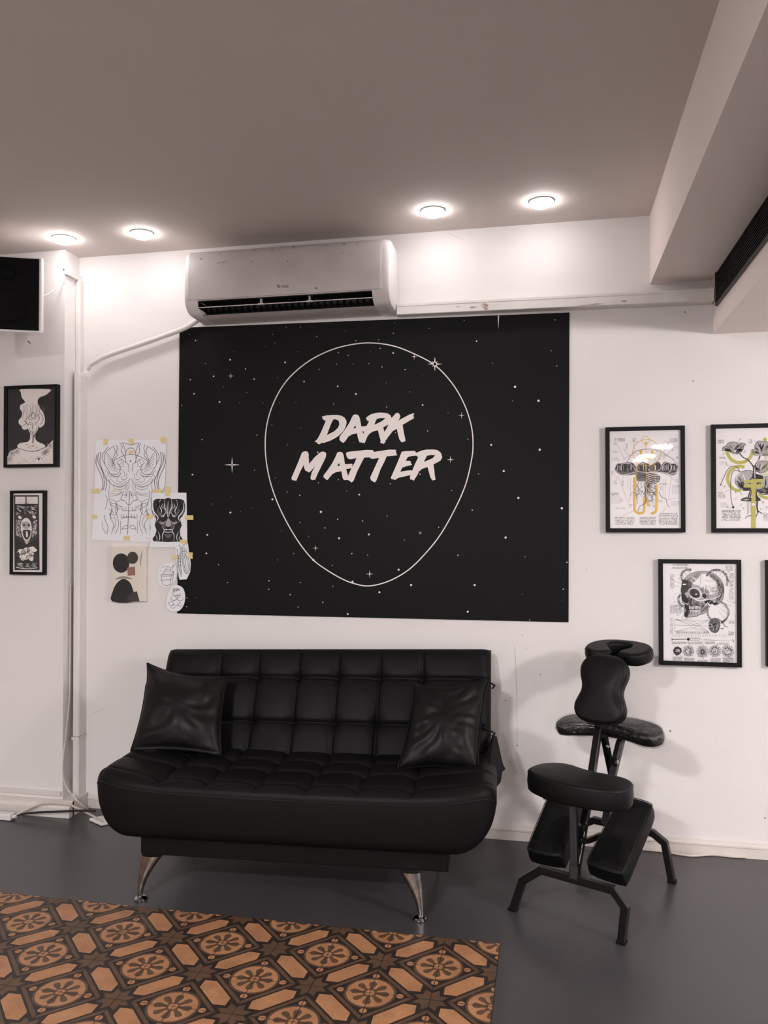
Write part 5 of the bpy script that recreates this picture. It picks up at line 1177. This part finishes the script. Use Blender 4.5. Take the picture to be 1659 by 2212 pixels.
for L, w_ in (([(155, 325), (145, 430), (200, 560), (225, 660), (205, 735)], 6), ([(175, 300), (165, 400), (220, 530), (240, 650), (222, 735)], 6), ([(200, 295), (190, 420), (240, 560), (268, 640), (248, 735)], 6), ([(285, 235), (215, 340), (240, 430), (300, 530)], 5), ([(345, 230), (362, 300), (330, 390), (330, 465)], 5), ([(345, 230), (250, 310), (245, 430)], 5), ([(375, 215), (388, 260), (374, 300), (385, 330), (350, 385), (340, 440)], 5), ([(420, 195), (442, 240), (435, 290), (475, 370), (478, 420)], 5), ([(445, 190), (540, 218)], 5), ([(445, 190), (470, 260), (480, 300)], 5), ([(480, 310), (500, 265), (538, 250)], 5), ([(480, 300), (480, 400), (510, 440), (520, 500), (512, 520)], 5), ([(350, 395), (400, 365), (470, 335), (538, 322)], 5),
            ([(380, 420), (415, 440), (440, 400), (430, 380), (400, 395), (380, 420)], 4), ([(405, 460), (450, 460), (460, 400), (430, 375)], 4), ([(380, 420), (410, 450), (420, 500), (380, 550), (300, 545)], 5), ([(290, 530), (340, 570), (400, 575), (430, 530)], 5), ([(290, 545), (300, 575), (370, 580)], 4), ([(490, 540), (490, 600), (440, 610), (430, 570)], 4), ([(300, 590), (360, 650), (440, 665), (490, 620)], 4), ([(280, 600), (330, 670), (430, 690), (510, 640), (525, 600)], 5), ([(340, 665), (350, 710), (420, 725), (480, 700), (480, 670)], 4), ([(370, 680), (400, 700), (450, 690)], 4), ([(250, 500), (280, 540), (260, 600), (300, 650), (290, 735)], 4), ([(480, 735), (500, 680), (525, 655)], 4), ([(500, 735), (515, 700), (525, 680)], 4), ([(385, 490), (440, 500), (470, 540), (460, 580)], 4), ([(400, 560), (380, 620), (430, 640), (480, 600)], 4)):
    d.line(L, w_, K1 if w_ > 4 else K2, 1, smooth=5); d.line(mirror(L, 538), w_, K1 if w_ > 4 else K2, 1, smooth=5)
for k in range(6):
    L = [(262+k*4, 300+k*34), (300+k*8, 345+k*32), (360+k*6, 440+k*16)]; d.line(L, 4, K2, 1, smooth=3); d.line(mirror(L, 538), 4, K2, 1, smooth=3)
d.fill([(528, 400), (536, 386), (545, 400), (536, 414)], K2, 1)
sheet_tag(d, 'sketch_sheet', 'upper sheet of the large demon mask line sketch with horns, taped to the wall')
d = sheet(WY-.0085, [(778, 762), (1172, 760), (1184, 1383), (756, 1384)])
dm = [(800, 850), (860, 828), (920, 832), (965, 818), (1010, 832), (1075, 828), (1145, 850), (1152, 940), (1125, 1020), (1100, 1060), (1120, 1130), (1098, 1185), (1105, 1250), (1115, 1315), (800, 1312), (812, 1250), (832, 1185), (812, 1130), (828, 1060), (795, 960)]
d.fill(dm, 'dark ink', 1, smooth=2)
for L, w_, m_ in (([(790, 870), (800, 970), (850, 1040), (830, 1090)], 12, 'sketch paper'), ([(880, 830), (860, 900), (890, 960), (880, 1000)], 10, 'sketch paper'), ([(930, 830), (925, 920), (950, 980), (960, 1040)], 9, 'sketch paper'), ([(855, 1010), (900, 1020), (935, 990), (950, 940)], 12, 'light ink'), ([(850, 1090), (900, 1110), (940, 1080)], 16, 'light ink'), ([(880, 1035), (910, 1030), (925, 1000)], 10, 'sketch paper'), ([(890, 1140), (920, 1190), (900, 1240), (905, 1310)], 8, 'sketch paper'), ([(850, 1200), (870, 1260), (860, 1312)], 8, 'sketch paper'), ([(825, 1240), (840, 1280), (830, 1312)], 6, 'sketch paper'), ([(920, 1175), (965, 1180)], 10, 'sketch paper'), ([(920, 1205), (965, 1212)], 8, 'sketch paper'), ([(905, 1230), (965, 1245)], 12, 'grey ink'), ([(815, 880), (850, 930), (860, 960)], 12, 'grey ink'), ([(905, 880), (890, 920), (920, 940)], 10, 'light ink'), ([(770, 900), (790, 1000), (830, 1050)], 6, 'ink'), ([(780, 880), (775, 940), (810, 1020)], 5, 'ink'), ([(925, 1130), (950, 1150), (965, 1150)], 8, 'ink'), ([(850, 1120), (880, 1160), (880, 1200)], 8, 'ink')):
    d.line(L, w_, m_, 3, smooth=5, taper=True); d.line(mirror(L, 966), w_, m_, 3, smooth=5, taper=True)
d.fill([(955, 1060), (980, 1060), (1000, 1120), (985, 1145), (950, 1145), (935, 1120)], 'light ink', 3, smooth=3); d.line([(966, 850), (960, 950), (966, 1060)], 14, 'light ink', 3, smooth=3, taper=True)
for P_ in ([(870, 1075), (920, 1100), (945, 1125), (930, 1160), (890, 1130)], [(905, 900), (935, 890), (950, 960), (935, 1000), (915, 950)], [(840, 940), (870, 985), (900, 1000), (870, 1010), (840, 985)], [(930, 1240), (965, 1232), (965, 1275), (940, 1270)]):
    d.fill(P_, 'grey ink', 2.5, smooth=3); d.fill(mirror(P_, 966), 'grey ink', 2.5, smooth=3)
d.fill([(915, 1178), (1015, 1178), (1005, 1212), (930, 1212)], 'ink', 2)
for k in range(7): d.fill([(925+k*12, 1178), (934+k*12, 1178), (930+k*12, 1190)], 'sketch paper', 4); d.fill([(928+k*12, 1212), (938+k*12, 1212), (933+k*12, 1200)], 'sketch paper', 4)
d.hatch([(820, 860), (880, 850), (870, 960), (830, 940)], 30, 40, 1.9, 'ink', 6, 3); d.hatch([(1050, 850), (1130, 860), (1110, 960), (1060, 960)], 30, 40, 1.3, 'ink', 6, 3)
d.hatch([(850, 1200), (1090, 1200), (1100, 1300), (840, 1300)], 26, 40, 1.5, 'ink', 9, 2)
sheet_tag(d, 'mask_print', 'small dark shaded demon mask print overlapping the large sketch and banner edge', 'print')
# moth cut-out
d = sheet(WY-.0088, [(1075, 1330), (1150, 1320), (1190, 1340), (1200, 1420), (1222, 1560), (1215, 1660), (1175, 1745), (1095, 1750), (1065, 1640), (1060, 1560), (1045, 1430), (1050, 1380)])
for L in ([(1110, 1400), (1150, 1390), (1180, 1440), (1150, 1460), (1110, 1440), (1105, 1405)], [(1110, 1395), (1090, 1350)], [(1115, 1395), (1150, 1345), (1175, 1345)], [(1150, 1460), (1190, 1500), (1210, 1590), (1200, 1660), (1165, 1680), (1135, 1600), (1125, 1500), (1130, 1450)], [(1145, 1470), (1165, 1560), (1170, 1680)], [(1160, 1470), (1190, 1560), (1190, 1670)], [(1135, 1480), (1145, 1570), (1160, 1660)], [(1105, 1440), (1080, 1500), (1085, 1600), (1115, 1720)], [(1110, 1450), (1105, 1560), (1120, 1700)], [(1065, 1400), (1075, 1500), (1070, 1600), (1085, 1700)], [(1080, 1480), (1120, 1480)], [(1078, 1510), (1118, 1515)], [(1080, 1545), (1118, 1550)], [(1085, 1590), (1115, 1590)], [(1090, 1640), (1118, 1635)]): d.line(L, 4.5, 'dark ink', 1, smooth=5)
d.hatch([(1110, 1400), (1170, 1400), (1170, 1450), (1110, 1440)], 26, 24, .5, 'dark ink', 4, 1); d.hatch([(1075, 1460), (1110, 1460), (1110, 1700), (1090, 1700)], 30, 22, 1.3, 'grey ink', 3, 1)
sheet_tag(d, 'cutout_sketch', 'cut-out paper sketch of a winged insect taped on the banner edge')
# noodle box cut-out, without any emblem
d = sheet(WY-.004, [(850, 1680), (875, 1600), (960, 1560), (1040, 1565), (1065, 1640), (1055, 1740), (1000, 1815), (920, 1828), (860, 1780)], sm_=5)
for L in ([(885, 1700), (905, 1800), (980, 1805), (1000, 1700)], [(880, 1700), (890, 1690), (1005, 1688), (1003, 1705), (882, 1708)], [(1005, 1690), (1025, 1660), (1010, 1790), (980, 1805)], [(900, 1690), (930, 1640), (990, 1640), (1030, 1670)], [(920, 1670), (960, 1650), (1000, 1680)], [(940, 1640), (950, 1600), (985, 1610), (990, 1640)], [(1000, 1620), (1030, 1575)], [(1010, 1625), (1038, 1580)], [(895, 1620), (900, 1600)], [(915, 1600), (925, 1590)], [(870, 1650), (880, 1640)], [(885, 1755), (1000, 1750)]): d.line(L, 4, 'dark ink', 1, smooth=4)
sheet_tag(d, 'cutout_sketch', 'round cut-out paper sketch of a takeaway noodle box between canvas and banner')
# round cut-out with a plain pencil study
d = sheet(WY-.0088, [(945, 2020), (965, 1900), (1010, 1825), (1075, 1812), (1135, 1850), (1158, 1940), (1140, 2040), (1090, 2100), (1020, 2112), (960, 2080)], sm_=5)
for k in range(9):
    a, b, c_ = [(1060, 1900, 42), (1030, 1960, 34), (1100, 1960, 38), (1060, 2010, 42), (1000, 2020, 28), (1100, 2030, 26), (1070, 1940, 24), (1020, 2055, 24), (1040, 1870, 22)][k]
    d.line([(a+c_*math.cos(q)*(1+.12*math.sin(3*q+k)), b+c_*math.sin(q)*.8) for q in [2*PI*i/16 for i in range(14)]], 4, 'grey ink' if k % 2 else 'dark ink', 1)
d.hatch([(1020, 1840), (1100, 1840), (1110, 1880), (1010, 1880)], 20, 26, 1.5, 'dark ink', 4, 1)
sheet_tag(d, 'cutout_sketch', 'lowest round cut-out paper with loose pencil loops at the banner corner')
# canvas with an abstract dark shape (generic stand-in)
t = thing('canvas_painting', onY(278, 1299, WY), 'small stretched canvas with a dark abstract shape and brown patch below the sketch', 'painting')
c0, c1 = onY(180+325*.18992, 920+1370*.18992, WY-.022), onY(180+712*.18992, 920+1998*.18992, WY-.022)
mb = MB(); mb.box((c0.x, WY-.022, c1.z), (c1.x, WY-.001, c0.z), 'canvas'); mb.build('canvas', t, bevel=.002)
d = Draw(WY-.0224, (180, 920), .18992)
d.fill([(326, 1996), (335, 1880), (380, 1790), (450, 1740), (520, 1770), (560, 1850), (575, 1996)], 'paint dark', 1, smooth=3)
d.fill([(480, 1996), (540, 1900), (610, 1880), (640, 1996)], 'paint charcoal', 2)
d.fill([(430+95*math.cos(a), 1560+110*math.sin(a)) for a in [2*PI*k/24 for k in range(24)]], 'paint dark', 3)
d.fill([(560+62*math.cos(a), 1500+70*math.sin(a)) for a in [2*PI*k/24 for k in range(24)]], 'paint charcoal', 4)
d.fill([(500, 1610), (585, 1600), (590, 1700), (505, 1705)], 'paint brown', 5)
d.line([(360, 1745), (450, 1722), (560, 1740)], 26, 'paint grey', 5, smooth=3, taper=True)
d.line([(650, 1600), (655, 1500), (672, 1410)], 10, 'paint grey', 4, smooth=4, taper=True)
d.mb.build('paint', t, fix=False)
# masking tape pieces
def tape(pts, Y, lab):
    d = Draw(Y, (180, 920), .18992); d.fill(pts, 'masking tape', 0)
    f = [d.P(p, 0) for p in pts]; n = len(f); d.mb.add(f+[p+Vector((0, .0006, 0)) for p in f], [(i, (i+1) % n, n+(i+1) % n, n+i) for i in range(n)]+[tuple(range(2*n-1, n-1, -1))], 'masking tape')
    tag(d.mb.build('masking_tape', fix=False), lab, 'tape', 'pieces of masking tape holding the sketches')
Yt = WY-.0062-.002
for x0, y0, x1, y1, Y, lab in ((228, 148, 278, 210, Yt, 'yellow tape on the top left edge of the large sketch'), (518, 145, 566, 212, Yt, 'yellow tape on the top middle edge of the large sketch'), (880, 125, 932, 192, Yt, 'yellow tape on the top right corner of the large sketch'), (516, 280, 566, 316, Yt, 'small faint tape on the forehead of the large sketch'),
        (102, 715, 190, 762, Yt, 'tape on the left edge where the two sketch sheets meet'), (330, 725, 358, 745, Yt, 'tiny tape scrap on the seam between the sketch sheets'), (800, 718, 888, 764, Yt, 'tape on the right end of the seam between the sketch sheets'), (932, 695, 985, 800, WY-.0105, 'yellow tape above the top edge of the small mask print'), (102, 1012, 152, 1055, Yt, 'yellow tape on the left edge of the lower sketch sheet'), (708, 1008, 790, 1052, WY-.0105, 'tape joining the lower sketch sheet and the mask print'),
        (458, 1250, 526, 1298, Yt, 'yellow tape on the bottom edge of the lower sketch sheet'), (1158, 1015, 1250, 1068, WY-.0105, 'tape from the mask print onto the black banner'), (1100, 1296, 1175, 1336, WY-.0105, 'yellow tape on top of the insect cut-out'), (1018, 1466, 1062, 1514, WY-.0105, 'tape at the left side of the insect cut-out'), (1190, 1440, 1243, 1508, WY-.0105, 'slanted tape at the right side of the insect cut-out'), (410, 738, 436, 752, Yt, 'tiny second tape scrap near the seam middle')):
    pts = []; n = 4
    for k in range(n): pts.append((x0+(x1-x0)*k/n, y0+rnd.uniform(-5, 5)))
    for k in range(n): pts.append((x1+rnd.uniform(-6, 6), y0+(y1-y0)*k/n))
    for k in range(n): pts.append((x1-(x1-x0)*k/n, y1+rnd.uniform(-5, 5)))
    for k in range(n): pts.append((x0+rnd.uniform(-6, 6), y1-(y1-y0)*k/n))
    tape(pts, Y, lab)
